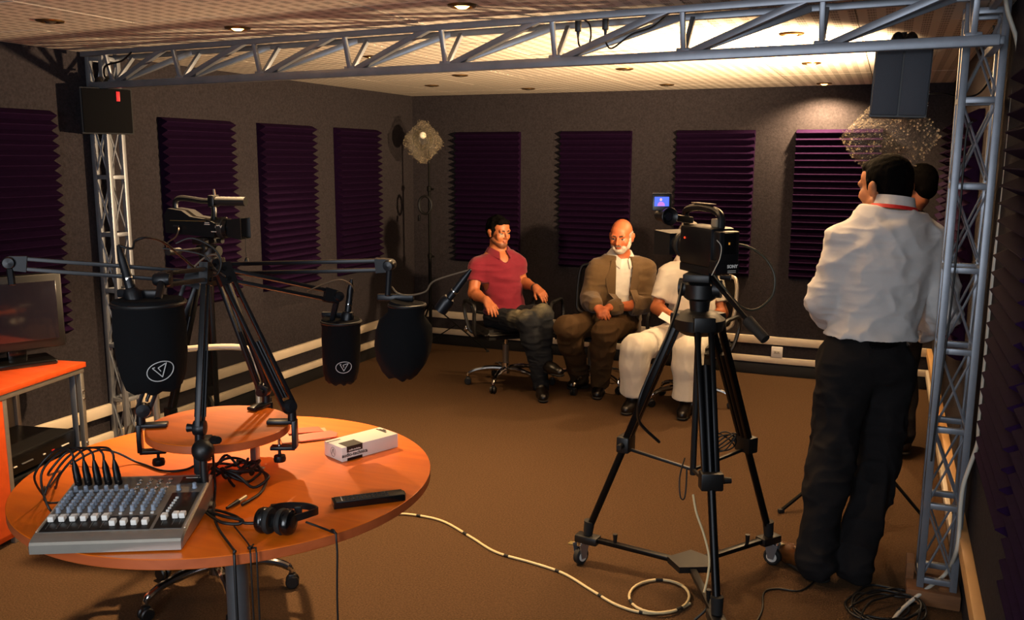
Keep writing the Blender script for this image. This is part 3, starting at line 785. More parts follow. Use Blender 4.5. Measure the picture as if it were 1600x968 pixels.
# ================================================================== old man in the brown suit
J=dict(root=fp(950,600),pelvis=dp(958,498,6.56),neck=dp(969,404,6.46),shR=dp(934,421,6.42),shL=dp(1008,421,6.50),
  elR=dp(921,468,6.40),wrR=dp(931,478,6.16),elL=dp(1007,476,6.42),wrL=dp(953,480,6.18),
  hipR=dp(940,503,6.50),hipL=dp(977,503,6.52),knR=dp(885,511,6.10),knL=dp(944,519,6.10),
  anR=fp(906,588,.09),toeR=fp(893,601,.034),anL=fp(937,597,.095),toeL=fp(933,616,.034),head=dp(971,369,6.36))
hR=(npv(dp(944,490,6.09))-npv(J['wrR']),(0.3,-.75,.5),-1,dict(curl=.55,thumb=.35,s=.98,spread=.04))
hL=(npv(dp(936,487,6.07))-npv(J['wrL']),(-.2,-.8,.6),1,dict(curl=.6,thumb=.3,s=.98,spread=.04))
t,org,R,P=person(J,'old man with a white beard in a brown suit sitting with clasped hands','#b0603a','#9a5038',1.0,face_dir(J['head'],-16,.16),'skin_old',handsL=hL,handsR=hR,beard='#b5aa9c',brow='#3a2c22',s=1.)
up,fw,x=J['up'],J['fwd'],J['x']; nb=npv(J['neck'])
WHITESH=mat('white_shirt_cotton','#cfcabf',.8,var=(25,.08),bump=(60,.25,.003),sheen=.1)
S=Sdf(); torso(S,J,.006,1.0,belly=.025)
def hem(D,X,Y,Z):
    p=npv(J['pelvis'])+up*.0; return np.maximum(D,-((X-p[0])*up[0]+(Y-p[1])*up[1]+(Z-p[2])*up[2]))
shirt=solid(S,'dress_shirt',WHITESH,t,.0075,post=chain(clear_above(nb+up*.016,up),hem),org=org,folds=[((14,14,30),.003,1,31)])
collar(J,'collar',WHITESH,shirt,org,r=.070,hgt=.036,drop=.050,gap=.36,flare=.032,off=up*.016,front=.034)
SUIT=mat('brown_suit_wool','#5f4a30',.9,var=(200,.25),bump=(350,.3,.002),sheen=.15,spec=.15)
S=Sdf(); torso(S,J,.026,1.0,belly=.02)
S.cone(npv(J['pelvis'])+x*.09,npv(J['pelvis'])+x*.11-up*.08,.12,.11,.05); S.cone(npv(J['pelvis'])-x*.09,npv(J['pelvis'])-x*.11-up*.08,.12,.11,.05)
for a in 'LR':
    arm(S,J['sh'+a],J['el'+a],lerp(J['el'+a],J['wr'+a],.90),.022,1.0,r=(.052,.044,.042,.034)); S.ell(npv(J['sh'+a])+up*.018,.05,None,.03)
def opening(D,X,Y,Z):
    p=lerp(J['pelvis'],J['neck'],.0); rx=X-p[0];ry=Y-p[1];rz_=Z-p[2]
    a=rx*x[0]+ry*x[1]+rz_*x[2]; b=rx*up[0]+ry*up[1]+rz_*up[2]; f=rx*fw[0]+ry*fw[1]+rz_*fw[2]; Lh=float(np.linalg.norm(nb-p))
    w=.050+.020*np.clip(b/Lh,0,1)-.25*np.clip(b-Lh*.9,0,.1)
    cut=np.maximum(np.abs(a+.008)-w,-(f+.0)); cut=np.maximum(cut,-(b+.02))
    return np.maximum(D,-cut)
S0=S
def low(D,X,Y,Z):
    p=npv(J['pelvis'])-up*.10; return np.maximum(D,-((X-p[0])*up[0]+(Y-p[1])*up[1]+(Z-p[2])*up[2]))
jk=solid(S,'suit_jacket',SUIT,t,.0065,post=chain(opening,clear_above(nb+up*.030,up),low),org=org,folds=[((10,10,28),.004,1,41),((18,18,18),.003,0,42)])
for sg in(-1,1):       # lapels
    def fn(u,v,sg=sg):
        vv=v*.36; wid=.012+.060*(1-abs(v-.62)/.62 if v<.62 else max(0.,1-(v-.62)/.5)); ed=.050+.018*v
        return (-.008+sg*(ed-.004+u*wid), vv+.09)
    q=drape(S0,npv(J['pelvis'])-npv(org)*0,x,up,fw,fn,5,12,'lapel',SUIT,jk,th=.006); q.location=Vector([-k_ for k_ in org])
def fn(u,v): return (-.008+(u-.5)*.012,.06+v*.36)
b=MB().lathe([(.150,-.016),(.158,-.014),(.158,.014),(.150,.016)],o=npv(J['pelvis'])+up*.045+fw*.02-npv(org),axis=up,n=30,up=fw).build('belt',LEATH,t)
TROU=mat('brown_trouser_wool','#4e3b26',.92,var=(160,.25),bump=(350,.3,.002),spec=.12)
S=Sdf(); S.ell(npv(J['pelvis']),(.168,.125,.11),rot_cols(x,up),.05)
for a in 'LR': leg(S,J['hip'+a],J['kn'+a],lerp(J['kn'+a],J['an'+a],.96),.018,1.,r=(.085,.060,.060,.056))
solid(S,'trousers',TROU,t,.0065,org=org,folds=[((9,9,20),.004,1,51),((20,20,9),.003,1,52)])
for a in 'LR':
    shoe('shoe',npv(J['an'+a])-npv(org),npv(J['toe'+a])-npv(org),BR,t)
    cuff(lerp(J['el'+a],J['wr'+a],.88),lerp(J['el'+a],J['wr'+a],1.0),.036,WHITESH,t,org,'shirt_cuff',.035)
HAIRG=mat('grey_hair','#8d8478',.7,var=(120,.4),bump=(160,.6,.004))
S=Sdf()
S.ell(P(0,-.020,.012),(.081,.092,.055),R,.012); S.ell(P(0,-.055,-.02),(.065,.055,.05),R,.012)
S.ell(P(0,.085,.01),(.078,.09,.12),R,.012,None,-1); S.ell(P(0,-.005,.085),(.082,.10,.058),R,.012,None,-1); S.ell(P(0,.03,-.06),(.1,.06,.05),R,.01,None,-1)
solid(S,'hair',HAIRG,t,.005,org=org,folds=[((60,60,60),.003,0,61)])

# ================================================================== man in white, face behind the video camera
J=dict(root=fp(1040,635),pelvis=dp(1084,518,6.28),neck=dp(1076,409,6.27),shR=dp(1045,428,6.24),shL=dp(1112,426,6.36),
  elR=dp(1026,481,6.20),wrR=dp(1050,494,6.02),elL=dp(1128,489,6.28),wrL=dp(1082,497,6.06),
  hipR=dp(1062,523,6.22),hipL=dp(1100,522,6.30),knR=dp(993,545,5.86),knL=dp(1075,548,5.84),
  anR=fp(990,616,.12),toeR=fp(978,640,.034),anL=fp(1072,625,.10),toeL=fp(1066,648,.034),head=dp(1076,374,6.22))
hR=(npv(dp(1062,506,5.95))-npv(J['wrR']),(0.1,-.6,.8),-1,dict(curl=.5,thumb=.4,spread=.05))
hL=(npv(dp(1062,500,6.00))-npv(J['wrL']),(0.0,-.6,.8),1,dict(curl=.45,thumb=.4,spread=.05))
t,org,R,P=person(J,'man in a white short-sleeved shirt and white trousers sitting behind the video camera','#b0663c','#7a4030',1.0,face_dir(J['head'],-10,.1),'skin_white_man',handsL=hL,handsR=hR,s=1.02,beard=None,brow='#2a201a')
up,fw,x=J['up'],J['fwd'],J['x']; nb=npv(J['neck'])
CREAM=mat('white_linen','#d6cfc0',.85,var=(30,.08),bump=(90,.2,.003),sheen=.1)
S=Sdf(); torso(S,J,.016,1.03,belly=.03)
for a in 'LR': arm(S,J['sh'+a],J['el'+a],J['wr'+a],.022,1.0,upto=.72)
S1=S
def hem(D,X,Y,Z):
    p=npv(J['pelvis'])-up*.06; D=np.maximum(D,-((X-p[0])*up[0]+(Y-p[1])*up[1]+(Z-p[2])*up[2]))
    for a in 'LR':
        q=lerp(J['sh'+a],J['el'+a],.76); d=unit(npv(J['el'+a])-npv(J['sh'+a])); pl=(X-q[0])*d[0]+(Y-q[1])*d[1]+(Z-q[2])*d[2]
        near=((X-q[0])**2+(Y-q[1])**2+(Z-q[2])**2)<.013; D=np.where(near,np.maximum(D,pl),D)
    return D
shirt=solid(S,'short_sleeved_shirt',CREAM,t,.0065,post=chain(clear_above(nb+up*.014,up),hem),org=org,folds=[((8,8,22),.004,1,71),((16,16,16),.002,0,72)])
collar(J,'collar',CREAM,shirt,org,r=.070,hgt=.03,drop=.045,gap=.4,flare=.030,off=up*.012,front=.03)
for sg in(-1,1):
    q=drape(S1,npv(J['pelvis']),x,up,fw,lambda u,v,sg=sg:(sg*.085+(u-.5)*.10,.27+v*.045-.012*(1-v)*(1-abs(2*u-1))),7,4,'pocket_flap',CREAM,shirt,th=.004); q.location=Vector([-k_ for k_ in org])
S=Sdf(); S.ell(npv(J['pelvis']),(.172,.13,.11),rot_cols(x,up),.05)
for a in 'LR': leg(S,J['hip'+a],J['kn'+a],lerp(J['kn'+a],J['an'+a],.94),.022,1.02,r=(.088,.066,.068,.072))
def cutleg(D,X,Y,Z):
    for a in 'LR':
        q=lerp(J['kn'+a],J['an'+a],.94); d=unit(npv(J['an'+a])-npv(J['kn'+a])); pl=(X-q[0])*d[0]+(Y-q[1])*d[1]+(Z-q[2])*d[2]
        near=((X-q[0])**2+(Y-q[1])**2+(Z-q[2])**2)<.03; D=np.where(near,np.maximum(D,pl),D)
    return D
solid(S,'trousers',CREAM,t,.0065,org=org,post=cutleg,folds=[((8,8,5),.004,1,81),((20,20,5),.0025,1,82)])
for a in 'LR': shoe('shoe',npv(J['an'+a])-npv(org),npv(J['toe'+a])-npv(org),BR,t)
S=Sdf(); S.ell(P(0,-.024,.042),(.082,.096,.086),R,.02); S.ell(P(0,-.055,-.01),(.07,.06,.065),R,.02); S.ell(P(0,.10,0),(.062,.06,.075),R,.012,None,-1); S.ell(P(0,.06,-.055),(.10,.075,.06),R,.012,None,-1)
solid(S,'hair',HAIRG,t,.007,org=org,folds=[((50,50,50),.004,0,83)])
# papers in his hand
pp=dp(1047,500,5.93); pd=(dp(1028,489,5.95)-dp(1058,508,5.90)).normalized(); px_=Vector((.3,-.6,.7)); 
b=MB()
for i in range(3): b.box(Vector((0,0,i*.0012)),(.15,.055,.0008),rz(.03*i))
o=b.build('paper',mat('paper_white','#e8e4da',.7)); o.matrix_world=basis(pp,pd,px_); tag(o,'folded white paper held by the seated man in white','paper')

# ================================================================== standing man seen from behind
J=dict(root=fp(1310,885),pelvis=dp(1353,566,3.78),neck=dp(1394,334,3.72),shL=dp(1322,376,3.76),shR=dp(1455,381,3.73),
  elL=dp(1286,470,3.80),wrL=dp(1302,503,4.03),elR=dp(1477,487,3.74),wrR=dp(1440,514,3.95),
  hipL=dp(1322,572,3.76),hipR=dp(1387,572,3.79),knL=dp(1299,712,3.71),knR=dp(1372,716,3.79),
  anL=fp(1274,866,.10),anR=fp(1338,868,.10),toeL=fp(1211,852,.036),toeR=fp(1306,852,.036),head=dp(1381,292,3.75))
hL=(npv((.16,.12,-.02)),(-.2,.5,.9),1,dict(curl=.6,thumb=.4))
hR=(npv((-.14,.14,.0)),(.2,.5,.9),-1,dict(curl=.6,thumb=.4))
t,org,R,P=person(J,'man in a white shirt and red lanyard standing with his back to us','#a86f4c','#8a5040',1.03,unit((-.80,.60,-.10)),'skin_standing',handsL=hL,handsR=hR,s=1.04,brow='#0e0a08')
up,fw,x=J['up'],J['fwd'],J['x']; nb=npv(J['neck'])
OXF=mat('white_oxford_cotton','#c9c6c4',.8,var=(18,.06),bump=(45,.25,.004),sheen=.1)
S=Sdf(); torso(S,J,.024,1.06)
for a in 'LR':
    arm(S,J['sh'+a],J['el'+a],lerp(J['el'+a],J['wr'+a],.93),.022,1.06,r=(.054,.046,.044,.036)); S.ell(npv(J['sh'+a]),.062,None,.04)
S.ell(npv(J['pelvis'])+up*.10-fw*.02,(.185,.145,.10),rot_cols(x,up),.04)
wz=float(dp(1352,531,3.66).z)
def hem(D,X,Y,Z):
    near=(np.abs((X-J['pelvis'][0]))<.21); return np.where(near,np.maximum(D,wz-Z),D)
shirt=solid(S,'dress_shirt',OXF,t,.006,post=chain(clear_above(nb+up*.018,up),hem),org=org,folds=[((6,6,9),.005,1,91),(((14,0,9),(0,14,0),(-7,0,11)),.005,1,92),((22,22,22),.0015,0,93),((10,10,36),.002,1,94)])
collar(J,'collar',OXF,shirt,org,r=.070,hgt=.042,drop=.03,gap=.35,flare=.016,off=up*.014-fw*.004)
RED=mat('red_ribbon','#c01f1c',.6,bump=(200,.2,.001))
b=MB(); pts=[nb-npv(org)+up*(.026)-up*.05*max(0,math.cos(a))+fw*(.097*math.cos(a)-.006)+x*(.097*math.sin(a)) for a in [math.radians(25+310*i/40) for i in range(41)]]
up_=Vector(up)
vs_=[]; 
for p in pts:
    rad=unit(p-(nb-npv(org))); vs_ += [Vector(p)-up_*.008,Vector(p)+up_*.008-Vector(rad)*.006,Vector(p)+up_*.008-Vector(rad)*.008,Vector(p)-up_*.008-Vector(rad)*.003]
fs_=[]
for i in range(40):
    for k in range(4): fs_.append((i*4+k,i*4+(k+1)%4,(i+1)*4+(k+1)%4,(i+1)*4+k))
b.add(vs_,fs_).build('lanyard',RED,t)
DKTR=mat('charcoal_trouser_wool','#1c1a1b',.9,var=(150,.25),bump=(350,.25,.002),spec=.15)
S=Sdf(); S.ell(npv(J['pelvis'])+up*.015,(.188,.142,.15),rot_cols(x,up),.05)
for a in 'LR':
    leg(S,J['hip'+a],J['kn'+a],lerp(J['kn'+a],J['an'+a],1.02),.018,1.05,r=(.090,.066,.058,.052))
S.cone(npv(J['anR']),npv(J['anR'])+npv((.0,-.02,-.05)),.062,.064,.03); S.cone(npv(J['anL']),npv(J['anL'])+npv((.02,-.01,-.045)),.060,.064,.03)
def top(D,X,Y,Z): D=np.maximum(D,Z-(wz-.004)); return np.maximum(D,.012-Z)
solid(S,'trousers',DKTR,t,.0065,post=top,org=org,folds=[((10,10,8),.008,1,101),((14,14,24),.004,1,102)])
bl=Sdf(); bl.ell(npv(J['pelvis'])+up*.015,(.194,.148,.156),rot_cols(x,up),.05)
def strip(D,X,Y,Z): return np.maximum(np.maximum(D,Z-(wz+.004)),wz-.034-Z)
solid(bl,'belt',GLOSS,t,.005,post=strip,org=org)
BRL=mat('brown_leather','#5a3518',.25,var=(20,.4),coat=.4)
for a in 'LR': shoe('shoe',npv(J['an'+a])-npv(org),npv(J['toe'+a])-npv(org),BRL,t)
for a in 'LR': cuff(lerp(J['el'+a],J['wr'+a],.86),lerp(J['el'+a],J['wr'+a],1.0),.042,OXF,shirt,org,'shirt_cuff',.055)
S=Sdf(); q=1.03
S.ell(P(0,-.024,.044),np.array((.084,.098,.090))*q,R,.02); S.ell(P(0,-.058,-.012),np.array((.070,.058,.070))*q,R,.02); S.ell(P(0,.05,.085),np.array((.055,.035,.03))*q,R,.02)
for sx in(-1,1): S.cone(P(sx*.073,.018,.02),P(sx*.074,.012,-.02),.010,.006,.01)
S.ell(P(0,.10,.0),np.array((.062,.056,.068))*q,R,.012,None,-1); S.ell(P(0,.055,-.06),np.array((.10,.075,.06))*q,R,.012,None,-1)
for sx in(-1,1): S.ell(P(sx*.088,-.008,-.012),np.array((.02,.024,.034))*q,R,.008,None,-1)
solid(S,'hair',HAIRB,t,.0045,org=org,folds=[((60,60,60),.0025,0,104)])

# ================================================================== man in the dark suit behind him
DX=Vector((-.115,0,.02))
J=dict(root=fp(1436,705),pelvis=dp(1444,500,5.30),neck=dp(1447,338,5.24),shL=dp(1455,362,5.10),shR=dp(1446,360,5.40),
  elL=dp(1460,440,5.06),wrL=dp(1440,490,5.06),elR=dp(1452,440,5.46),wrR=dp(1432,490,5.44),
  hipL=dp(1446,515,5.22),hipR=dp(1442,512,5.36),knL=dp(1440,610,5.20),knR=dp(1434,606,5.36),
  anL=fp(1440,690,.10),anR=fp(1432,680,.10),toeL=fp(1414,697,.036),toeR=fp(1405,686,.036),head=dp(1437,300,5.20))
J={k_:(v_+DX if k_!='head' else v_+Vector((-.02,0,.035))) for k_,v_ in J.items()}
hL=(npv((-.1,.0,-.12)),(0,-1,0),1,dict(curl=.5)); hR=(npv((-.1,.0,-.12)),(0,1,0),-1,dict(curl=.5))
t,org,R,P=person(J,'man in a dark suit standing behind the man in the white shirt','#8f563a','#6e3a2c',1.0,unit((-.90,.42,-.05)),'skin_dark_suit',handsL=hL,handsR=hR,s=1.0,brow='#0e0a08',res=.009)
up,fw,x=J['up'],J['fwd'],J['x']; nb=npv(J['neck'])
NAVY=mat('black_suit_wool','#141317',.9,var=(150,.25),bump=(300,.25,.002),spec=.15)
S=Sdf(); torso(S,J,.024,1.0); S.ell(npv(J['pelvis']),(.185,.14,.16),rot_cols(x,up),.05)
for a in 'LR': arm(S,J['sh'+a],J['el'+a],lerp(J['el'+a],J['wr'+a],.92),.020,1.0,r=(.052,.044,.042,.034)); S.ell(npv(J['sh'+a])+up*.012,.052,None,.03)
solid(S,'suit_jacket',NAVY,t,.009,post=clear_above(nb+up*.035,up),org=org,folds=[((10,10,20),.005,1,111)])
collar(J,'shirt_collar',WHITESH,t,org,r=.066,hgt=.045,drop=.03,gap=.3,flare=.012,off=up*.016)
S=Sdf()
for a in 'LR': leg(S,J['hip'+a],J['kn'+a],J['an'+a],.020,1.0,r=(.086,.064,.062,.060))
S.ell(npv(J['pelvis']),(.16,.12,.12),rot_cols(x,up),.05)
solid(S,'trousers',NAVY,t,.009,org=org,folds=[((12,12,12),.005,1,112)])
for a in 'LR': shoe('shoe',npv(J['an'+a])-npv(org),npv(J['toe'+a])-npv(org),BR,t)
S=Sdf(); S.ell(P(0,-.024,.044),(.083,.097,.088),R,.02); S.ell(P(0,-.058,-.012),(.07,.058,.068),R,.02); S.ell(P(0,.10,.0),(.062,.058,.078),R,.012,None,-1); S.ell(P(0,.055,-.06),(.10,.075,.06),R,.012,None,-1)
for sx in(-1,1): S.ell(P(sx*.088,-.008,-.012),(.02,.024,.034),R,.008,None,-1)
solid(S,'hair',HAIRB,t,.006,org=org,folds=[((60,60,60),.0025,0,114)])
# ================================================================== office chairs
SEATM=mat('black_leatherette','#0c0b0b',.42,bump=(120,.15,.002)); MESHM=mat('black_chair_mesh','#15130f',.9,bump=(400,.6,.002),spec=.1,alpha=.4)
FRAMEM=mat('silver_chair_frame','#a39a8a',.4,.5)
def office_chair(loc,fwd,label,star=0.,seat_z=.46,back=True,backcol=FRAMEM):
    t=thing('office_chair',label,'chair',(loc[0],loc[1],0),math.atan2(-fwd[0],fwd[1]),'office chairs with chrome star bases')
    for i in range(5):
        a=star+2*math.pi*i/5; d=Vector((math.cos(a),math.sin(a),0))
        MB().tube(smooth_path([d*.03+Vector((0,0,.125)),d*.12+Vector((0,0,.128)),d*.22+Vector((0,0,.112)),d*.275+Vector((0,0,.085)),d*.285+Vector((0,0,.066))],5),[.019]*8+[.015]*8+[.011]*5,10).build('base_arm',CHROME,t)
        c=d*.285
        cs=MB(); q=Vector((-d.y,d.x,0))
        for s_ in(-1,1): cs.lathe([(.0,-.009),(.022,-.009),(.0265,-.005),(.0265,.005),(.022,.009),(0,.009)],o=c+q*(.013*s_)+Vector((0,0,.0265)),axis=q,n=14)
        cs.box(c+Vector((0,0,.048)),(.03,.03,.022),rz(a),.006); cs.build('caster',BLACK,t)
    MB().cone((0,0,.09),(0,0,.17),.034,.03,16).build('hub',CHROME,t)
    MB().cone((0,0,.15),(0,0,.31),.024,.024,16).build('lift_sleeve',mat('lift_sleeve','#7d6a55',.4,.3),t)
    MB().cone((0,0,.30),(0,0,seat_z-.06),.013,.013,12).build('gas_lift',CHROME,t)
    MB().box((0,-.02,seat_z-.055),(.18,.22,.035),bev=.008).build('mechanism',BLACK,t)
    bm=bmesh.new(); bmesh.ops.create_cube(bm,size=1)
    for v in bm.verts: v.co=Vector((v.co.x*.48,v.co.y*.46,v.co.z*.075))
    bmesh.ops.bevel(bm,geom=bm.edges[:],offset=.034,segments=3,affect='EDGES'); b=MB(); b.bm(bm,Matrix.Translation((0,.02,seat_z-.005)))
    s=b.build('seat',SEATM,t)
    MB().tube([(-.215,.245,seat_z-.003),(0,.252,seat_z-.003),(.215,.245,seat_z-.003)],.005,6).build('piping',SEATM,s)
    if back:
        bz=seat_z+.10
        loop=[(-.17,-.225,bz),(-.195,-.245,bz+.10),(-.195,-.27,bz+.22),(-.185,-.285,bz+.31),(-.15,-.295,bz+.35),(0,-.30,bz+.36),(.15,-.295,bz+.35),(.185,-.285,bz+.31),(.195,-.27,bz+.22),(.195,-.245,bz+.10),(.17,-.225,bz),(0,-.222,bz-.02)]
        bk=MB().tube(smooth_path(loop,5,True),.013,10,True).build('back_frame',backcol,t)
        g=[]; fs=[]; nu=9; nv=11
        for j in range(nv):
            for i in range(nu):
                u=i/(nu-1)*2-1; v=j/(nv-1); w=.187*(1-.12*max(0,v-.8)/.2); g.append((u*w,-.225-.08*v-.012*(1-u*u),bz-.005+.355*v))
        n=len(g); g+= [(x,y-.006,z) for x,y,z in g]
        for j in range(nv-1):
            for i in range(nu-1):
                a=j*nu+i; fs+=[(a,a+1,a+nu+1,a+nu),(n+a,n+a+nu,n+a+nu+1,n+a+1)]
        MB().add(g,fs).build('back_mesh',MESHM,t)
        MB().bar((0,-.06,seat_z-.05),(0,-.235,seat_z-.03),.06,.02,bev=.005).build('back_support',BLACK,t)
        MB().bar((0,-.235,seat_z-.04),(0,-.252,bz+.06),.06,.018,bev=.005).build('back_support',BLACK,t)
    for s_ in(-1,1):
        MB().tube(smooth_path([(s_*.19,.06,seat_z-.04),(s_*.27,.09,seat_z-.02),(s_*.285,.11,seat_z+.10),(s_*.28,.10,seat_z+.19),(s_*.28,.0,seat_z+.205),(s_*.28,-.12,seat_z+.20),(s_*.275,-.15,seat_z+.12),(s_*.25,-.10,seat_z-.02),(s_*.19,-.08,seat_z-.04)],5),.014,8).build('armrest',BLACK,t)
    MB().ball((.262,-.16,seat_z-.02),(.014,.022,.026)).build('knob',CHROME,t)
    return t
office_chair(fp(790,600),(.69,-.73),'office chair with a chrome star base under the young man in maroon',star=.9,seat_z=.435,backcol=BLACK)
office_chair(Vector((-1.98,6.20,0)),(.0,-1),'office chair with a chrome star base under the old man in the suit',star=.2,seat_z=.43,backcol=BLACK)
office_chair(Vector((-1.20,6.03,0)),(-.25,-.97),'silver-framed office chair under the man in white',star=.9,seat_z=.425)
office_chair(Vector((-2.32,2.55,0)),(.66,-.75),'empty silver-framed office chair pushed under the round table',star=.5)
# plastic bag lying on the empty chair
b=MB(); random.seed(3); n=18; pts=[];fs=[]
for j in range(6):
    for i in range(n):
        a=2*math.pi*i/n; r=(.15,.17,.155,.11,.06,.015)[j]*(1+.16*math.sin(3*a+j)+random.uniform(-.08,.08)); pts.append((r*math.cos(a)*1.2,r*math.sin(a)*.8,(0,.02,.055,.085,.10,.105)[j]+random.uniform(-.006,.006)))
for j in range(5):
    for i in range(n): fs.append((j*n+i,j*n+(i+1)%n,(j+1)*n+(i+1)%n,(j+1)*n+i))
fs += [tuple(range(n-1,-1,-1)),tuple(range(5*n,6*n))]
o=b.add(pts,fs).build('plastic_bag',mat('white_film','#d9d4c6',.35,trans=.15,bump=(20,.6,.01)),smooth=60); o.location=(-2.33,2.57,.5); o.rotation_euler=(0,0,.4); tag(o,'crumpled white plastic bag lying on the empty office chair','bag')

# ================================================================== cabinet with rack equipment and television
CAB0=Vector((-3.555,3.075,0)); cf=Vector((.107,-.527,0)).normalized(); cn=Vector((cf.y*-1,cf.x,0)); cn=-cn if cn.x<0 else cn   # cf runs along the front to the left, cn looks into the room
CH=.70; CL=.86; CD=.40
cab=thing('equipment_cabinet','low orange wooden cabinet with metal corner posts against the left wall','cabinet',CAB0)
WOODO=wood_mat('cherry_laminate','#e6700a','#d46006',.4,2.5,.12); WOODP=wood_mat('cherry_cabinet','#c04a1a','#ac3f14',.4,2.)
Rc=Matrix((cf,-cn,Vector((0,0,1)))).transposed()
def cb(a,b,bev=.002):     # box in cabinet axes: x along the front, y backwards from the front, z up
    a=Vector(a);b=Vector(b); m=MB(); m.box(Rc@((a+b)/2),b-a,Rc,bev); return m
cb((-.01,-.01,CH-.025),(CL,CD,CH)).build('top',WOODP,cab)
cb((.0,CD-.012,.06),(CL-.02,CD,CH-.025)).build('back_panel',mat('cabinet_back','#6a5a48',.8,var=(6,.2)),cab)
cb((.0,.0,.03),(CL-.02,CD,.055)).build('bottom_panel',WOODP,cab)
for x in(.0,.5): 
    for y in(0,CD-.03): cb((x,y,0),(x+.024,y+.024,CH-.025)).build('post',ALU,cab)
cb((.0,-.004,CH-.05),(CL-.02,.016,CH-.027)).build('front_rail',ALU,cab)
cb((.024,.03,.06),(.03,.06,CH-.03)).build('rack_strip',STEEL,cab)
for z in(.56,.52,.30,.25): MB().cone(Rc@Vector((.012,-.006,z)),Rc@Vector((.012,.001,z)),.005,n=8).build('bolt',CHROME,cab)
cb((.525,.0,.03),(CL-.02,.014,CH-.05)).build('door',WOODP,cab)
DECK=mat('deck_black','#0b0b0c',.4); LEDR=mat('red_indicator','#c02018',.4); LEDW=mat('white_print','#c9c3b6',.5)
for i,(z,hh) in enumerate(((.06,.13),(.195,.075),(.275,.10))):
    lab=('black rack amplifier on the bottom of the cabinet','slim black rack unit in the middle of the cabinet stack','black video deck on top of the cabinet stack')[i]
    r=thing('rack_unit',lab,'rack unit',CAB0); 
    q=cb((.035,.03+.01*i,z+.002),(.485,CD-.03,z+hh-.004),.004); q.build('case',DECK,r)
    cb((.045,.022+.01*i,z+.008),(.475,.029+.01*i,z+hh-.01),.002).build('front_panel',GLOSS,r)
    for k,(xx,ww,m) in enumerate(((.09,.05,LEDW),(.19,.018,LEDR),(.25,.014,LEDW),(.33,.07,STEEL),(.43,.02,LEDW))):
        cb((xx,.018+.01*i,z+hh*.4),(xx+ww,.023+.01*i,z+hh*.4+.006),.001).build('button',m,r)
tv=thing('television','dark flat television standing on the orange cabinet','television',fp(14,562,CH)+Vector((.13,-.05,0)))
Rt=rz(math.atan2(.90,.44))
def tvb(c,size,bev=.004): m=MB(); m.box(Rt@Vector(c),size,Rt,bev); return m
tvb((.0,.0,.012),(.30,.20,.024),.008).build('stand_base',GLOSS,tv); tvb((0,.02,.05),(.08,.04,.08)).build('stand_neck',GLOSS,tv)
tvb((0,0,.25),(.42,.06,.36),.01).build('bezel',BLACK,tv); tvb((0,-.037,.255),(.36,.006,.28),.002).build('screen',mat('dead_screen','#1d1a22',.12,spec=.8),tv)

# ================================================================== round table
TC=Vector((-1.785,2.05,0)); TABLE=TC
tab=thing('round_table','large round orange wooden table with a raised shelf and grey column','table',TC)
EDGE=wood_mat('cherry_edge','#b85c30','#a44e26',.4,2.,.1)
def disc(r,z0,z1,name,parent,mtop,medge,ox=0,oy=0):
    b=MB(); b.lathe([(0,z0),(r-.002,z0),(r,z0+.002),(r,z1-.0015),(r-.0015,z1),(0,z1)],o=(ox,oy,0),n=96); me=b.mesh(name,[mtop,medge],35)
    for p in me.polygons:
        if abs(p.normal.z)<.5: p.material_index=1
    return link(name,me,parent)
disc(.60,.712,.740,'table_top',tab,WOODO,EDGE)
SH=Vector((-.022,-.02,0))
disc(.207,.868,.893,'raised_shelf',tab,WOODO,EDGE,SH.x,SH.y)
for a in(.75,2.9,4.85):
    p=SH+Vector((.10*math.cos(a),.10*math.sin(a),0)); MB().box((p.x,p.y,.804),(.022,.022,.128),bev=.003).build('shelf_post',ALU,tab)
    MB().box((p.x,p.y,.742),(.04,.04,.006),bev=.002).build('shelf_foot',ALU,tab)
MB().lathe([(.034,0.03),(.034,.71)],n=24).build('column',mat('grey_column','#6e6f72',.45,.5,var=(30,.15)),tab)
MB().lathe([(.20,0),(.20,.012),(.15,.028),(.05,.036),(0,.036)],n=40).build('base_plate',mat('grey_base','#5c5d60',.5,.5),tab)
MB().lathe([(.09,.70),(.09,.712),(0,.712)],n=24).build('top_flange',STEEL,tab)
TZ=.740

# ------------------------------------------------------------------ mixing desk
ma=math.atan2(.169,.318); MW,MD=.36,.315
mo=Vector((-1.838,1.392,TZ)); mx_=Vector((math.cos(ma),math.sin(ma),0)); my_=Vector((-math.sin(ma),math.cos(ma),0))
mix=thing('mixing_desk','silver and black audio mixing desk with white faders on the round table','mixer',mo,ma)
SILV=mat('mixer_silver','#a8a49b',.3,.7,var=(15,.1)); PANEL=mat('mixer_panel','#7d766d',.45,.4,var=(50,.2)); PBLK=mat('mixer_black','#0d0c0c',.4)
hf,hb=.041,.080
def top_z(y): return hf+(hb-hf)*(y-.03)/(MD-.03) if y>.03 else hf-(.03-y)**2*2
poly=[(0,.004),(0,.026),(.004,.032),(.012,.036),(.030,hf),(MD,hb),(MD,.004)]
b=MB(); n=len(poly); pts=[]
prof=((0,0.),(.004,1.),(MW-.004,1.),(MW,0.))
for x,e in prof:
    for y,z in poly: pts.append((x, y+(0 if e else .006)*(1 if y<.1 else -1), z-(0 if e else .005)*(1 if z>.02 else -1)))
fs=[]
for k in range(3):
    for i in range(n): fs.append((k*n+i,(k+1)*n+i,(k+1)*n+(i+1)%n,k*n+(i+1)%n))
fs += [tuple(range(n)),tuple(range(4*n-1,3*n-1,-1))]
b.add(pts,fs).build('case',SILV,mix,smooth=25)
sl=math.atan2(hb-hf,MD-.03); Rm=Matrix.Rotation(sl,3,'X')
def mz(y,off=0.): return hf+(hb-hf)*(y-.03)/(MD-.03)+off
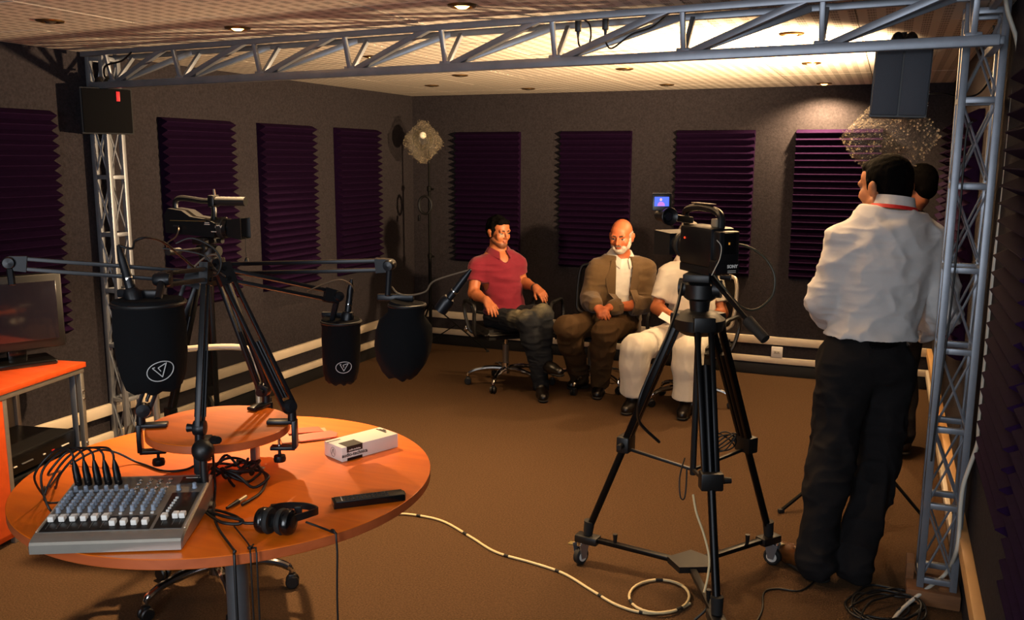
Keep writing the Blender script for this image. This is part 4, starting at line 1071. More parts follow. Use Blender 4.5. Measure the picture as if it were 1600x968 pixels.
def plate(x0,x1,y0,y1,h,m,name='plate',bev=.0008):
    y=(y0+y1)/2; return MB().box((( x0+x1)/2,y,mz(y,h/2)),(x1-x0,(y1-y0)/math.cos(sl),h),Rm,bev).build(name,m,mix)
plate(.010,.350,.036,.305,.0012,PANEL,'face_panel'); plate(.012,.272,.038,.104,.0022,PBLK,'fader_bay'); plate(.280,.348,.038,.215,.0022,PBLK,'master_section'); plate(.285,.348,.262,.303,.003,PBLK,'brand_plate')
KN=mat('knob_blue_grey','#8b96a6',.5); KW=mat('fader_white','#e6e2da',.45); KC=mat('knob_cap','#c9c9c6',.4)
kme=MB().lathe([(.0066,0),(.0070,.002),(.0056,.004),(.0052,.014),(.0044,.015),(0,.015)],n=10).mesh('knob',KN); 
fme=MB().box((0,-.005,.007),(.0145,.0095,.014),bev=.002).box((0,.005,.0065),(.0145,.0095,.012),bev=.002).mesh('fader',KW)
bme=MB().box((0,0,.002),(.008,.006,.005),bev=.001).mesh('button',KC); jme=MB().lathe([(.0062,0),(.0062,.003),(.0034,.0035),(.0030,.001)],n=10).mesh('jack',CHROME)
sme=MB().box((0,0,.0004),(.0016,.044,.0006)).mesh('fader_slot',mat('slot_grey','#4d4b48',.5))
def put(me,name,x,y,h=.0018): return link(name,me,mix,loc=(x,y,mz(y,h)),rot=(sl,0,0))
chx=[.0235+.0258*i for i in range(10)]
for i,x in enumerate(chx):
    put(sme,'fader_slot',x,.071,.0026); put(fme,'fader',x,.090 if i<6 else .064,.0026)
    for j in range(6): put(kme,'knob',x,.130+.0165*j)
    put(bme,'button',.002+x,.113)
    if i<6: put(kme,'knob',x+.004,.236)
    else:
        for j in range(3): put(jme,'jack',x,.240+.022*j)
for x,y in((.296,.084),(.322,.090),(.3385,.090)): put(sme,'fader_slot',x,.075,.0026); put(fme,'fader',x,y,.0026)
for x,y in((.292,.230),(.331,.238)): put(kme,'knob',x,y)
for j in range(6): put(bme,'button',.294+.0012*j,.118+.013*j,.0026)
for x in(.005,.355): MB().box((x,.175,mz(.175,.0005)),(.003,.27,.002),Rm).build('trim_line',mat('mixer_trim','#d8cfbf',.3,.6),mix)
text_mesh('ONYX',.012,LEDW,'lettering',mix,Matrix.Translation((.316,.290,mz(.290,.0033)))@Matrix.Rotation(sl,4,'X'),.0003) if False else None
for x,w in((.30,.012),(.315,.022),(.336,.012)): plate(x-w/2,x+w/2,.292,.295,.0036,LEDW,'lettering')
mixM=Matrix.Translation(mo)@Matrix.Rotation(ma,4,'Z')
# microphone leads plugged into the desk
XM=mat('xlr_shell','#101012',.35,.4)
tails=[[(70,775),(95,725),(112,708)],[(80,800),(85,750),(120,706)],[(95,740),(108,716),(140,703)],[(72,790),(100,722),(150,700)],[(88,770),(118,712),(165,703)]]
words=('leftmost','second from the left','middle','second from the right','rightmost')
for i in range(5):
    x=chx[i]-.002; y=.272; base=mixM@Vector((x,y,mz(y))); upv=(mixM.to_3x3()@Vector((-.12,-.02,.99))).normalized()
    t=thing('microphone_lead','black microphone plug and lead standing in the mixing desk, %s of five'%words[i],'cable',base,0,'microphone leads plugged into the mixing desk')
    MB().lathe([(.0085,0),(.0098,.004),(.0098,.028),(.0092,.030),(.0088,.048),(.006,.060),(.0035,.070),(0,.071)],o=(0,0,0),axis=upv,n=14).build('plug',XM,t)
    MB().box(upv*.012+Vector((.006,-.007,0)),(.006,.003,.003)).build('latch',CHROME,t)
    top=upv*.070; pp=[top,top+upv*.02]
    a=-2.2+i*.12; L=mix.location-base
    pp += [top+Vector((-.03,.0,.030)),top+Vector((-.075-.008*i,-.005,.012)),top+Vector((-.115-.012*i,-.03,-.05)),fp(*tails[i][0],TZ+.006)-base+Vector((0,0,.004*i)),fp(95+12*i,778,TZ+.005)-base if i%2 else fp(70+4*i,760,TZ+.005)-base]
    cable('lead','','',pp,.0032,CABLE,t,n=7)
cable('signal_cable','black cable running across the table from the leads to the arm base','cable',[fp(x,y,TZ+.0045+.05*math.exp(-((x-165)/25)**2)) for x,y in((110,725),(150,704),(180,706),(215,722),(255,735),(290,733),(312,722),(330,716))],.0035,CABLE)

# ------------------------------------------------------------------ headphones
hp=thing('headphones','black headphones lying on the round table','headphones',fp(440,830,TZ))
o0=fp(440,830,TZ); A=fp(450,815,.775)-o0; B=fp(412,812,.772)-o0; ax=(A-B).normalized()
for s_,c in((1,A),(-1,B)):
    d=ax*s_
    e=MB().lathe([(0,.016),(.020,.0155),(.030,.011),(.0335,.003),(.033,-.006),(.030,-.010)],o=c,axis=d,n=24).build('ear_cup',GLOSS,hp)
    MB().lathe([(.0,.0175),(.013,.017),(.016,.0155),(.014,.015)],o=c,axis=d,n=20).build('cup_cap',BLACK,e)
    MB().lathe([(.031,-.010),(.034,-.016),(.031,-.024),(.018,-.022),(.016,-.012)],o=c,axis=d,n=24).build('cushion',RUBBER,hp)
    MB().box(c+Vector((0,0,.012))+(fp(470,800,.77)-fp(450,815,.775))*.8,(.02,.012,.022),rz(.6),.003).build('yoke',BLACK,hp)
back=(fp(492,800,.765)-fp(440,812,.775)); mid=(A+B)/2
band=smooth_path([A+ax*.006+Vector((0,0,.006)),A+ax*.012+back*.55+Vector((0,0,.012)),mid+ax*.022+back*1.02+Vector((0,0,.01)),mid-ax*.02+back*1.05+Vector((0,0,.018)),B-ax*.012+back*.55+Vector((0,0,.024)),B-ax*.006+Vector((0,0,.012))],7)
b=MB(); pts=[];fs=[]
for i,p in enumerate(band):
    tt=(band[min(i+1,len(band)-1)]-band[max(i-1,0)]).normalized(); u=Vector((0,0,1)); nn=tt.cross(u).normalized()
    pts += [p+u*.009+nn*.002,p+u*.009-nn*.002,p-u*.009-nn*.002,p-u*.009+nn*.002]
for i in range(len(band)-1):
    for k in range(4): fs.append((i*4+k,i*4+(k+1)%4,(i+1)*4+(k+1)%4,(i+1)*4+k))
b.add(pts,fs).build('headband',BLACK,hp,smooth=50)
cable('lead','','',[fp(478,815,TZ+.012)-o0,fp(500,823,TZ+.004)-o0,fp(525,833,TZ+.004)-o0]+[q-o0 for q in drop(545,848,(.70,.6,.5,.35,.2,.08,.01),sway=.006)],.0028,CABLE,hp)
cable('coiled_cable','bundled black cable with a tied loop beside the headphones','cable',[fp(x,y,TZ+z) for x,y,z in((322,800,.006),(345,815,.012),(372,818,.01),(378,812,.016),(350,806,.018),(325,798,.012),(340,797,.008),(368,806,.012),(380,816,.012),(400,817,.012),(412,818,.012))],.0042,CABLE)

# ------------------------------------------------------------------ remote control
ra=fp(522,796,TZ); rb=fp(636,782,TZ); rd=(rb-ra).normalized(); rn=Vector((-rd.y,rd.x,0)); L=(rb-ra).length
rem=thing('remote_control','slim black remote control near the right edge of the round table','remote',ra,math.atan2(rd.y,rd.x))
pl=[(0,0),(L-.012,0),(L-.004,.004),(L,.014),(L,.034),(L-.004,.043),(L-.012,.047),(0,.047)]
MB().prism(pl,.001,.017).build('case',GLOSS,rem,smooth=30)
MB().box((L*.5,.0235,.018),(L*.94,.042,.003),bev=.001).build('keypad',BLACK,rem)
bt=MB().box((0,0,0),(.007,.006,.0025),bev=.001).mesh('key',mat('remote_key','#2c2a29',.5))
for i in range(12):
    for j in range(3): link('key',bt,rem,loc=(.035+i*.0105,.012+j*.0115,.0205))
MB().box((.024,.0235,.0198),(.003,.03,.001)).build('stripe',LEDW,rem)

# ------------------------------------------------------------------ white carton
k0=fp(535,722,TZ); k1=fp(622,698,TZ); k2=fp(497,713,TZ); kx=(k1-k0).normalized(); ky=Vector((-kx.y,kx.x,0)); KL=(k1-k0).length; KWd=abs((k2-k0).dot(ky)); KH=.046
CART=mat('white_carton','#e6e0d4',.6,var=(12,.05)); DGREY=mat('carton_dark','#2a2420',.6)
bx=thing('cardboard_box','flat white cardboard box with dark label on the round table','box',k0,math.atan2(kx.y,kx.x))
MB().box((KL/2,KWd/2,KH/2+.0005),(KL,KWd,KH),bev=.001).build('carton',CART,bx)
MB().box((KL*.215,KWd*.22,KH+.0008),(KL*.27,KWd*.50,.0012)).build('label',DGREY,bx)
MB().box((KL*.215,-.0004,KH*.80),(KL*.27,.0012,KH*.40)).build('label',DGREY,bx)
text_mesh('audio-technica',.0165,DGREY,'lettering',bx,basis((KL*.215,-.0008,KH*.42),(1,0,0),(0,-1,0)),.0003,bold=.0003)
MB().box((KL*.215,-.0004,KH*.10),(KL*.26,.0012,KH*.20)).build('base_strip',BLACK,bx)
text_mesh('audio-technica',.0075,CART,'lettering',bx,basis((KL*.215,-.0012,KH*.74),(1,0,0),(0,-1,0)),.0003,bold=.0002)
MB().tube([(-.0006,KWd*.5+.013*math.cos(a),KH*.5+.015*math.sin(a)) for a in [2*math.pi*i/28 for i in range(28)]],.0006,4,True).build('logo_ring',DGREY,bx)
for s_ in(-1,1): MB().bar((-.0006,KWd*.5,KH*.5+.010),(-.0006,KWd*.5+s_*.007,KH*.5-.008),.0011).build('logo_mark',DGREY,bx)
for i in range(3): MB().box((KL*(.90+.03*i),KWd*.62,KH+.0008),(.006,KWd*.55-.02*i,.0010)).build('print',DGREY,bx)
MB().box((KL*.10,KWd*.80,KH+.0008),(.05,.003,.001)).build('print',DGREY,bx)
# orange folder behind the box
fo=fp(478,688,TZ+.001); ORG=mat('orange_card','#e0451a',.55); KRAFT=mat('kraft_paper','#a8896a',.8)
fl_=thing('paper_folder','orange card folder and brown paper lying behind the white box','folder',fo,.75)
MB().box((0,.05,.003),(.16,.13,.004),bev=.001).build('sheet',KRAFT,fl_)
MB().prism([(-.02,-.02),(.10,-.01),(.11,.02),(.09,.05),(-.03,.03)],.006,.008,R=Matrix.Rotation(.10,3,'X')).build('flap',ORG,fl_)
MB().prism([(-.05,.06),(.07,.07),(.06,.13),(-.05,.12)],.006,.009,R=Matrix.Rotation(.05,3,'Y')).build('cover',ORG,fl_)
# ================================================================== boom arms clamped to the raised shelf
ARM=mat('arm_black_enamel','#15161a',.38,.4); SHC=TC+SH
def boom(base_px,elbow,end,label,hang=None,bz=.905,ang=None):
    """base on the shelf rim, two parallel bars up to the elbow, two more out to the end"""
    a=ang; rim=SHC+Vector((math.cos(a)*.207,math.sin(a)*.207,0)); rad=Vector((math.cos(a),math.sin(a),0))
    t=thing('boom_arm',label,'microphone arm',Vector((rim.x,rim.y,.893)),0,'microphone arms clamped to the raised shelf'); o=t.location.copy()
    tw=Vector((-rad.y,rad.x,0)); Rr=Matrix((rad,tw,Vector((0,0,1)))).transposed()
    c=MB(); c.box(rad*-.025+Vector((0,0,.008)),(.075,.034,.012),Rr,.003).box(rad*.018+Vector((0,0,-.030)),(.014,.034,.086),Rr,.003).box(rad*-.018+Vector((0,0,-.073)),(.075,.030,.012),Rr,.003); c.build('clamp',ARM,t)
    MB().cone(rad*-.03+Vector((0,0,-.068)),rad*-.03+Vector((0,0,-.028)),.004,.004,8).build('clamp_screw',CHROME,t)
    MB().lathe([(.0,-.118),(.017,-.116),(.019,-.108),(.017,-.098),(.005,-.096),(.004,-.068)],o=rad*-.03,n=14).build('clamp_knob',ARM,t)
    piv=Vector((0,0,.035))+rad*.012
    MB().cone(rad*.012+Vector((0,0,.010)),piv+Vector((0,0,.01)),.014,.012,12).build('pivot',ARM,t)
    E_=Vector(elbow)-o; F=Vector(end)-o
    d1=(E_-piv).normalized(); pl=(d1.cross(F-E_)).normalized(); 
    n1=pl.cross(d1).normalized(); d2=(F-E_).normalized(); n2=pl.cross(d2).normalized()
    MB().lathe([(.0,-.017),(.020,-.015),(.023,-.004),(.023,.004),(.020,.015),(0,.017)],o=piv+d1*.02,axis=pl,n=16).build('base_joint',ARM,t)
    MB().cone(piv+d1*.02-pl*.034,piv+d1*.02-pl*.016,.012,.009,10).build('wing_knob',ARM,t)
    for s_ in(-1,1): MB().bar(piv+d1*.02+n1*.017*s_,E_+n1*.015*s_,.011,.015,up=pl,bev=.001).build('lower_bar',ARM,t)
    for s_ in(-1,1):
        q=pl*.012*s_; p0=piv+d1*.05+q; p1=piv+d1*(E_-piv).length*.52+q
        MB().cone(p0,p1,.0045,.0045,8).build('spring',SATIN,t)
    MB().prism([(-.03,-.026),(.03,-.022),(.034,.0),(.03,.026),(-.03,.022)],-.012,.012,o=E_,R=Matrix((d1,n1,pl)).transposed()).build('elbow_bracket',ARM,t)
    for k in((.016,.0),(-.016,.0)):
        MB().cone(E_+d1*k[0]-pl*.018,E_+d1*k[0]+pl*.018,.007,.007,10).build('bolt',SATIN,t)
    for s_ in(-1,1): MB().bar(E_+n2*.015*s_,F+n2*.014*s_,.011,.014,up=pl,bev=.001).build('upper_bar',ARM,t)
    MB().prism([(-.025,-.022),(.02,-.018),(.026,.0),(.02,.02),(-.025,.022)],-.010,.010,o=F,R=Matrix((d2,n2,pl)).transposed()).build('end_bracket',ARM,t)
    MB().lathe([(0,-.022),(.014,-.02),(.017,-.014),(.017,.014),(.014,.02),(0,.022)],o=F+d2*.018,axis=pl,n=16).build('end_joint',ARM,t)
    H_=(Vector(hang)-o) if hang is not None else F+Vector((0,0,-.07))
    MB().cone(F+d2*.018,H_,.010,.009,10).build('end_stem',ARM,t)
    return t
a_of=lambda px,py:(lambda p: math.atan2((p-SHC).y,(p-SHC).x))(fp(px,py,.893))
b1=dp(232,470,2.12); b2=dp(533,500,2.86); b3=dp(636,474,2.62)
boom(None,dp(322,428,2.50),dp(258,436,2.20),'front boom arm rising from the black ball joint to the nearest covered microphone',hang=dp(247,468,2.13),ang=a_of(318,692))
boom(None,dp(302,432,2.62),dp(26,411,2.45),'boom arm reaching to the left edge of the picture from the left clamp',hang=dp(19,445,2.44),ang=a_of(226,668))
boom(None,dp(352,428,2.62),dp(519,462,2.80),'boom arm from the right clamp holding the smaller covered microphone',hang=dp(519,500,2.84),ang=a_of(452,662))
boom(None,dp(342,420,2.78),dp(600,414,2.66),'boom arm from the far side of the shelf holding the covered microphone furthest right',hang=dp(606,462,2.64),ang=a_of(416,634))
# ball joint under the front arm
bo=dp(317,703,2.40); bj=thing('ball_mount','black ball mount at the front of the raised shelf','mount',Vector((bo.x,bo.y,TZ)))
MB().ball((0,0,bo.z-TZ),.030,20,14).build('ball',BLACK,bj); MB().lathe([(.026,.001),(.026,.012),(.012,.02),(.010,bo.z-TZ-.02)],n=16).build('foot',BLACK,bj)
MB().cone((.03,.01,bo.z-TZ+.03),(.055,.0,bo.z-TZ+.035),.012,.010,10).build('knob',BLACK,bj)

# ------------------------------------------------------------------ microphones under black fabric covers
PRINT=mat('silver_print','#b8b6b4',.5)
def covered_mic(top,r,h,label,tilt=(0,0),logo=True,mic=(0,0),prof=None):
    t=thing('covered_microphone',label,'microphone',top,0,'microphones under black fabric covers')
    ax=Vector((tilt[0],tilt[1],-1)).normalized(); b=MB(); n=32
    prof=[(a_*r,b_*h) for a_,b_ in prof] if prof else [(r*.55,-.004),(r*.93,-.006),(r*1.0,.0),(r*1.02,.012),(r*.98,.02),(r*1.0,.05*h/.2),(r*1.0,h*.35),(r*.97,h*.6),(r*.9,h*.82),(r*.80,h*.95),(r*.62,h*1.0),(0,h*1.0)]
    b.lathe(prof,axis=ax,n=n)
    rnd=random.Random(int(r*1e4)); b.v=[tuple(Vector(v)*(1+.02*math.sin(7*math.atan2(v[1],v[0])+v[2]*25))) for v in b.v]
    cov=b.build('cover',BLKFAB,t,smooth=60)
    MB().tube([((prof[2][0])*math.cos(a),(prof[2][0])*math.sin(a),-.004) for a in [2*math.pi*i/30 for i in range(30)]],.005,8,True).build('hoop',BLACK,t)
    d=Vector((mic[0],mic[1],1)).normalized(); m=Vector((mic[0]*.15,mic[1]*.15,.0))
    MB().lathe([(.020,-.02),(.021,.018),(.016,.028),(.0115,.030),(.0112,.062),(.0105,.064),(.0105,.100),(.006,.125),(.0035,.135)],o=m,axis=d,n=18).build('microphone_body',ARM,t)
    MB().lathe([(.0116,.050),(.0122,.053),(.0116,.056)],o=m,axis=d,n=16).build('collar_ring',CHROME,t)
    MB().box(Vector((-.6*r,.25*r,.012)),(r*1.3,.016,.02),rz(.3),.004).build('shock_mount',ARM,t)
    if logo:
        f=Vector((-top.x,-top.y,0)).normalized(); side=Vector((-f.y,f.x,0)); f=(f*math.cos(logo[0])+side*math.sin(logo[0])); side=Vector((-f.y,f.x,0)); s_=logo[1]; zc=-h*logo[2]; rr=r*.99
        rl=logo[3] if len(logo)>3 else 0.
        def sp(u,v):                      # print wrapped on the cover
            u,v=u*math.cos(rl)-v*math.sin(rl),u*math.sin(rl)+v*math.cos(rl)
            an=u*s_/rr; hh=-(zc+v*s_); k=[p for p in prof if p[1]>=0]; rad=r
            for (r0,h0),(r1,h1) in zip(k[:-1],k[1:]):
                if h0<=hh<=h1: rad=r0+(r1-r0)*(hh-h0)/max(1e-6,h1-h0)
            return ax*hh+(f*math.cos(an)+side*math.sin(an))*(rad*1.022+.0008)
        ring=[sp(math.cos(a)*1.0,math.sin(a)*.72) for a in [2*math.pi*i/40 for i in range(40)]]
        MB().tube(ring,.0011,5,True).build('logo_ring',PRINT,cov)
        for A_,B_ in(((-.5,.42),(.0,-.45)),((.0,-.45),(.55,.50)),((-.12,.32),(.0,.0)),((-.12,.32),(.45,.46)),((-.5,.42),(-.32,.42))):
            MB().tube([sp(A_[0]+(B_[0]-A_[0])*i/6,A_[1]+(B_[1]-A_[1])*i/6) for i in range(7)],.0011,5).build('logo_stroke',PRINT,cov)
    return t,m+d*.135
t1,e1=covered_mic(b1,.082,.215,'largest black covered microphone with a white V logo nearest the camera',tilt=(.02,-.02),logo=(.22,.032,.72,.25),mic=(-.28,-.02))
t2,e2=covered_mic(b2,.062,.205,'smaller black covered microphone with a half-turned white logo',tilt=(-.05,.02),logo=(.15,.026,.70),mic=(.12,.05))
t3,e3=covered_mic(b3,.085,.225,'black covered microphone furthest right without a visible logo',tilt=(-.12,-.02),logo=None,mic=(.75,.12),prof=[(.3,-.01),(.58,-.02),(.62,.02),(.64,.14),(.92,.26),(1.0,.42),(.98,.6),(.85,.78),(.62,.92),(.40,1.0),(0,1.02)])
def lead(parent,start,pts,label,r=.0032):
    cable('microphone_cable',label,'cable',[start]+pts,r,CABLE)
lead(t1,Vector(b1)+e1,[dp(206,388,2.14),dp(212,376,2.16),dp(230,371,2.18),dp(255,378,2.25),dp(285,402,2.38),dp(310,422,2.46),dp(330,420,2.50)],'black cable arching from the nearest covered microphone back to the arm')
TAN=mat('cable_tan','#5a4a38',.5)
cable('microphone_cable','pale thin cable arching from the smaller covered microphone along its arm','cable',[Vector(b2)+e2,dp(553,455,2.85),dp(548,444,2.83),dp(530,437,2.80),dp(505,444,2.78),dp(480,455,2.75)],.0028,TAN)
cable('microphone_cable','pale thin cable hanging from the covered microphone furthest right','cable',[Vector(b3)+e3,dp(680,438,2.60),dp(665,455,2.62),dp(640,461,2.64),dp(622,458,2.65),dp(612,448,2.66)],.0028,TAN)
rnd=random.Random(8)
for i,(pts,lab) in enumerate(((((275,380),(300,372),(330,385),(345,405),(340,428),(320,430)),'black cable looping over the arm elbows nearest the small camcorder'),
    (((255,388),(290,392),(320,400),(335,420),(352,432)),'black cable strung along the arm elbows on the left'),
    (((300,420),(320,402),(338,398),(345,412),(338,426),(325,420),(331,405)),'pale cable ring wound round the arm elbows'))):
    cable('loose_cable',lab,'cable',[dp(x,y,2.52+.02*i) for x,y in pts],.0032,TAN if i==2 else CABLE)
# bundle of cables on the table under the shelf
pts=[]
for k in range(46):
    c0=fp(350+8*(k/9),738+3*(k/9),TZ+.012); a=k*.78+.12*(k//9); rr=.045+.028*rnd.random()
    pts.append(Vector((c0.x+rr*math.cos(a),c0.y+rr*math.sin(a),TZ+.008+.05*rnd.random())))
cable('cable_pile','tangled pile of black cable on the table under the raised shelf','cable',pts,.0042,CABLE,n=5)
big=[fp(x,y,TZ+z) for x,y,z in((352,730,.02),(380,722,.02),(405,730,.012),(416,748,.008),(408,768,.006),(392,780,.006),(378,788,.006))]
cable('loose_cable','black cable curling right from the pile to a silver jack plug','cable',big,.0045,CABLE)
pj0=fp(384,776,TZ+.008); pj1=fp(360,790,TZ+.008)
t=thing('jack_plug','silver and black jack plug lying beside the mixing desk','plug',pj0); d=(pj1-pj0).normalized(); MB().cone((0,0,.001),d*.035,.006,.006,10).build('sleeve',mat('brass_shell','#c9b68f',.3,.6),t); MB().cone(d*.035,d*.085,.0075,.004,10).build('boot',BLACK,t)
cable('long_cable','black cable hanging from the arms over the front edge of the table to the floor','cable',[dp(332,700,2.42),fp(336,760,TZ+.03),fp(334,800,TZ+.012),fp(342,826,TZ+.006)]+drop(366,868,(.68,.55,.4,.2,.05)),.0036,CABLE)
cable('thin_cable','thin black cable with a small inline control hanging off the table front','cable',[fp(366,822,TZ+.006),fp(385,845,TZ+.005),fp(392,855,TZ+.005)]+drop(402,868,(.70,.62,.54,.50),.003)+drop(392,868,(.50,.56,.64,.70),.003)[2:]+drop(392,868,(),.003)[::-1]+[fp(396,850,TZ+.004)],.0022,CABLE)
MB().box(fp(391,855,TZ+.0065),(.012,.012,.010),bev=.004).build('inline_control',BLACK); tag(bpy.data.objects['inline_control'],'small black inline control on the thin cable at the table edge','control')

# ================================================================== tripods
def tripod(center,top_z,feet,label,spider_z,clamp_z,foot_z,group=None,r=1.,spread=.06,handle=None):
    t=thing('camera_tripod',label,'tripod',(center[0],center[1],0),0,group); C0=Vector((center[0],center[1],0))
    MB().lathe([(.045*r,spider_z-.05),(.07*r,spider_z-.03),(.075*r,spider_z+.01),(.055*r,spider_z+.03),(.04*r,spider_z+.04),(0,spider_z+.04)],n=20).build('spider',BLACK,t)
    MB().cone((0,0,spider_z+.03),(0,0,top_z-.11),.026*r,.032*r,16).build('bowl',BLACK,t)
    MB().lathe([(.036*r,top_z-.12),(.046*r,top_z-.11),(.046*r,top_z-.06),(.036*r,top_z-.05),(0,top_z-.05)],n=20).build('fluid_head',BLACK,t)
    MB().cone((-.06*r,0,top_z-.075),(.06*r,0,top_z-.075),.026*r,.026*r,16).build('tilt_drum',BLACK,t)
    MB().box((0,0,top_z-.03),(.075*r,.14*r,.03),bev=.005).build('camera_plate',BLACK,t)
    MB().cone((.055*r,0,top_z-.03),(.085*r,0,top_z-.03),.009,.012,10).build('lock_knob',BLACK,t)
    for f in feet:
        f=Vector(f)-C0; f.z=foot_z; dh=Vector((f.x,f.y,0)).normalized(); q=Vector((-dh.y,dh.x,0)); top=dh*spread*r+Vector((0,0,spider_z))
        k=(spider_z-clamp_z)/(spider_z-foot_z); cl=top+(f-top)*k; d=(f-top).normalized()
        L=MB()
        for s_ in(-1,1): L.bar(top+q*.020*r*s_,cl+q*.017*r*s_,.014*r,.020*r,up=dh,bev=.003)
        lg=L.build('upper_leg',SATIN,t)
        MB().box(cl,(.062*r,.04*r,.05*r),Matrix((q,dh,Vector((0,0,1)))).transposed(),.006).build('leg_clamp',BLACK,t)
        MB().cone(cl+q*.034*r,cl+q*.055*r,.010*r,.008*r,10).build('clamp_knob',BLACK,t)
        MB().cone(top+(f-top)*.15,f,.0115*r,.0115*r,12).build('lower_leg',SATIN,t)
        MB().box(top,(.062*r,.035*r,.045*r),Matrix((q,dh,Vector((0,0,1)))).transposed(),.006).build('leg_hinge',BLACK,t)
        MB().cone(f+Vector((0,0,.03))-d*.02,f-Vector((0,0,foot_z*.0+.012)),.018*r,.015*r,12).build('foot',RUBBER,t)
    for f in feet:
        f=Vector(f)-C0; f.z=foot_z; dh=Vector((f.x,f.y,0)).normalized(); top=dh*spread*r+Vector((0,0,spider_z)); m=top+(f-top)*((spider_z-clamp_z+.02)/(spider_z-foot_z))
        MB().bar(Vector((0,0,clamp_z-.06)),m,.012,.012,bev=.002).build('spreader_arm',BLACK,t)
    MB().cone((0,0,spider_z-.05),(0,0,clamp_z-.08),.012,.012,10).build('centre_column',BLACK,t)
    if handle:
        a,b,c=[Vector(x)-C0 for x in handle]
        MB().cone(a,b,.008*r,.007*r,10).build('pan_bar',SATIN,t); MB().cone(b,c,.016*r,.014*r,12).build('pan_grip',RUBBER,t)
        MB().lathe([(.0,-.01),(.016,-.008),(.018,0),(.016,.008),(0,.01)],o=a,axis=(b-a),n=14).build('pan_clamp',BLACK,t)
    return t
wA,wB,wC=Vector((-1.07,3.36,0)),Vector((-.375,3.655,0)),Vector((-.455,2.905,0)); ctr=(wA+wB+wC)/3
zc=dp(1085,418,depth((ctr.x,ctr.y,1.25))).z
tripod(ctr,zc,[wA,wB,wC],'large black video tripod standing on a wheeled dolly',zc-.20,.56,.15,handle=(dp(1105,425,3.26),dp(1168,500,3.12),dp(1196,530,3.06)),r=1.3)
# dolly
dl=thing('tripod_dolly','black three-armed tripod dolly with small wheels','dolly',(ctr.x,ctr.y,0))
MB().prism([(-.07,-.05),(.05,-.08),(.09,0),(.05,.08),(-.07,.05)],.105,.13,R=rz(.7)).build('centre_plate',BLACK,dl)
for w in(wA,wB,wC):
    f=w-Vector((ctr.x,ctr.y,0)); dh=f.normalized(); q=Vector((-dh.y,dh.x,0)); Rd=Matrix((dh,q,Vector((0,0,1)))).transposed()
    MB().bar(dh*.03+Vector((0,0,.115)),f*.98+Vector((0,0,.122)),.028,.018,bev=.003).build('arm',SATIN,dl)
    MB().box(f+Vector((0,0,.118)),(.10,.055,.034),Rd,.006).build('foot_cradle',BLACK,dl)
    MB().cone(f*.72+Vector((0,0,.12))-q*.0,f*.72+Vector((0,0,.165)),.006,.010,10).build('lock_knob',BLACK,dl)
    c=f+dh*.03; wd=(dh*.3+q*.95).normalized() if w is wA else (q*.9-dh*.4).normalized(); wx=Vector((-wd.y,wd.x,0))
    cs=MB().cone(c+Vector((0,0,.085)),c+Vector((0,0,.104)),.022,.022,14).build('caster_swivel',CHROME,dl)
    fk=MB()
    for s_ in(-1,1): fk.prism([(-.028,.095),(.03,.095),(.014,.03),(-.010,.030)],s_*.020-.0015,s_*.020+.0015,o=c,R=Matrix((wd,Vector((0,0,1)),wx)).transposed())
    fk.build('caster_fork',STEEL,dl)
    MB().lathe([(.0,-.013),(.024,-.013),(.030,-.015),(.0365,-.010),(.0365,.010),(.030,.015),(.024,.013),(0,.013)],o=c+Vector((0,0,.037)),axis=wx,n=24).build('wheel',RUBBER,dl)
    MB().lathe([(.0,-.0155),(.022,-.0150),(.023,0),(.022,.0150),(0,.0155)],o=c+Vector((0,0,.037)),axis=wx,n=20).build('wheel_hub',WHITEP,dl)
    MB().box(c+dh*.04+Vector((0,0,.082)),(.03,.03,.006),Rd,.002).build('brake_lever',mat('brake_tan','#6a5a2c',.5),dl)

# ------------------------------------------------------------------ large video camera
vdir=Vector((dp(1085,400,3.3).x,dp(1085,400,3.3).y,0)).normalized(); aa=math.radians(32)
cy_=Vector((vdir.x*math.cos(aa)-vdir.y*math.sin(aa),vdir.x*math.sin(aa)+vdir.y*math.cos(aa),0)); cx_=Vector((cy_.y,-cy_.x,0))
vo=Vector((ctr.x,ctr.y,zc+.0015)); VM=basis(vo,cx_,(0,0,1))
vc=bpy.data.objects.new('video_camera',None); COL.objects.link(vc); vc.matrix_world=VM; tag(vc,'large black shoulder video camera with lit viewfinder screen on the wheeled tripod','video camera'); vc.empty_display_size=.05
CAMB=mat('camera_black','#0e0e10',.35,bump=(300,.06,.001))
def vb(c,size,name,m=CAMB,bev=.008,parent=vc,R=None): return MB().box(c,size,R,bev).build(name,m,parent)
MB().box((0,-.02,.0),(.09,.20,.03),bev=.004).build('base_plate',CAMB,vc)
vb((0,-.03,.085),(.105,.215,.145),'body',CAMB,.014)
vb((.0,-.155,.090),(.085,.045,.115),'battery',CAMB,.008); vb((.0,-.178,.105),(.05,.004,.075),'battery_panel',GLOSS,.003)
vb((.045,-.06,.035),(.05,.14,.05),'grip',CAMB,.016); vb((.0,-.145,.02),(.10,.05,.05),'rear_block',CAMB,.006)
MB().cone((0,.07,.075),(0,.15,.075),.046,.044,24).build('lens_barrel',CAMB,vc)
MB().lathe([(.047,.10),(.050,.104),(.050,.122),(.047,.126)],o=(0,0,.075),axis=(0,1,0),n=28).build('focus_ring',RUBBER,vc)
hd=MB(); 
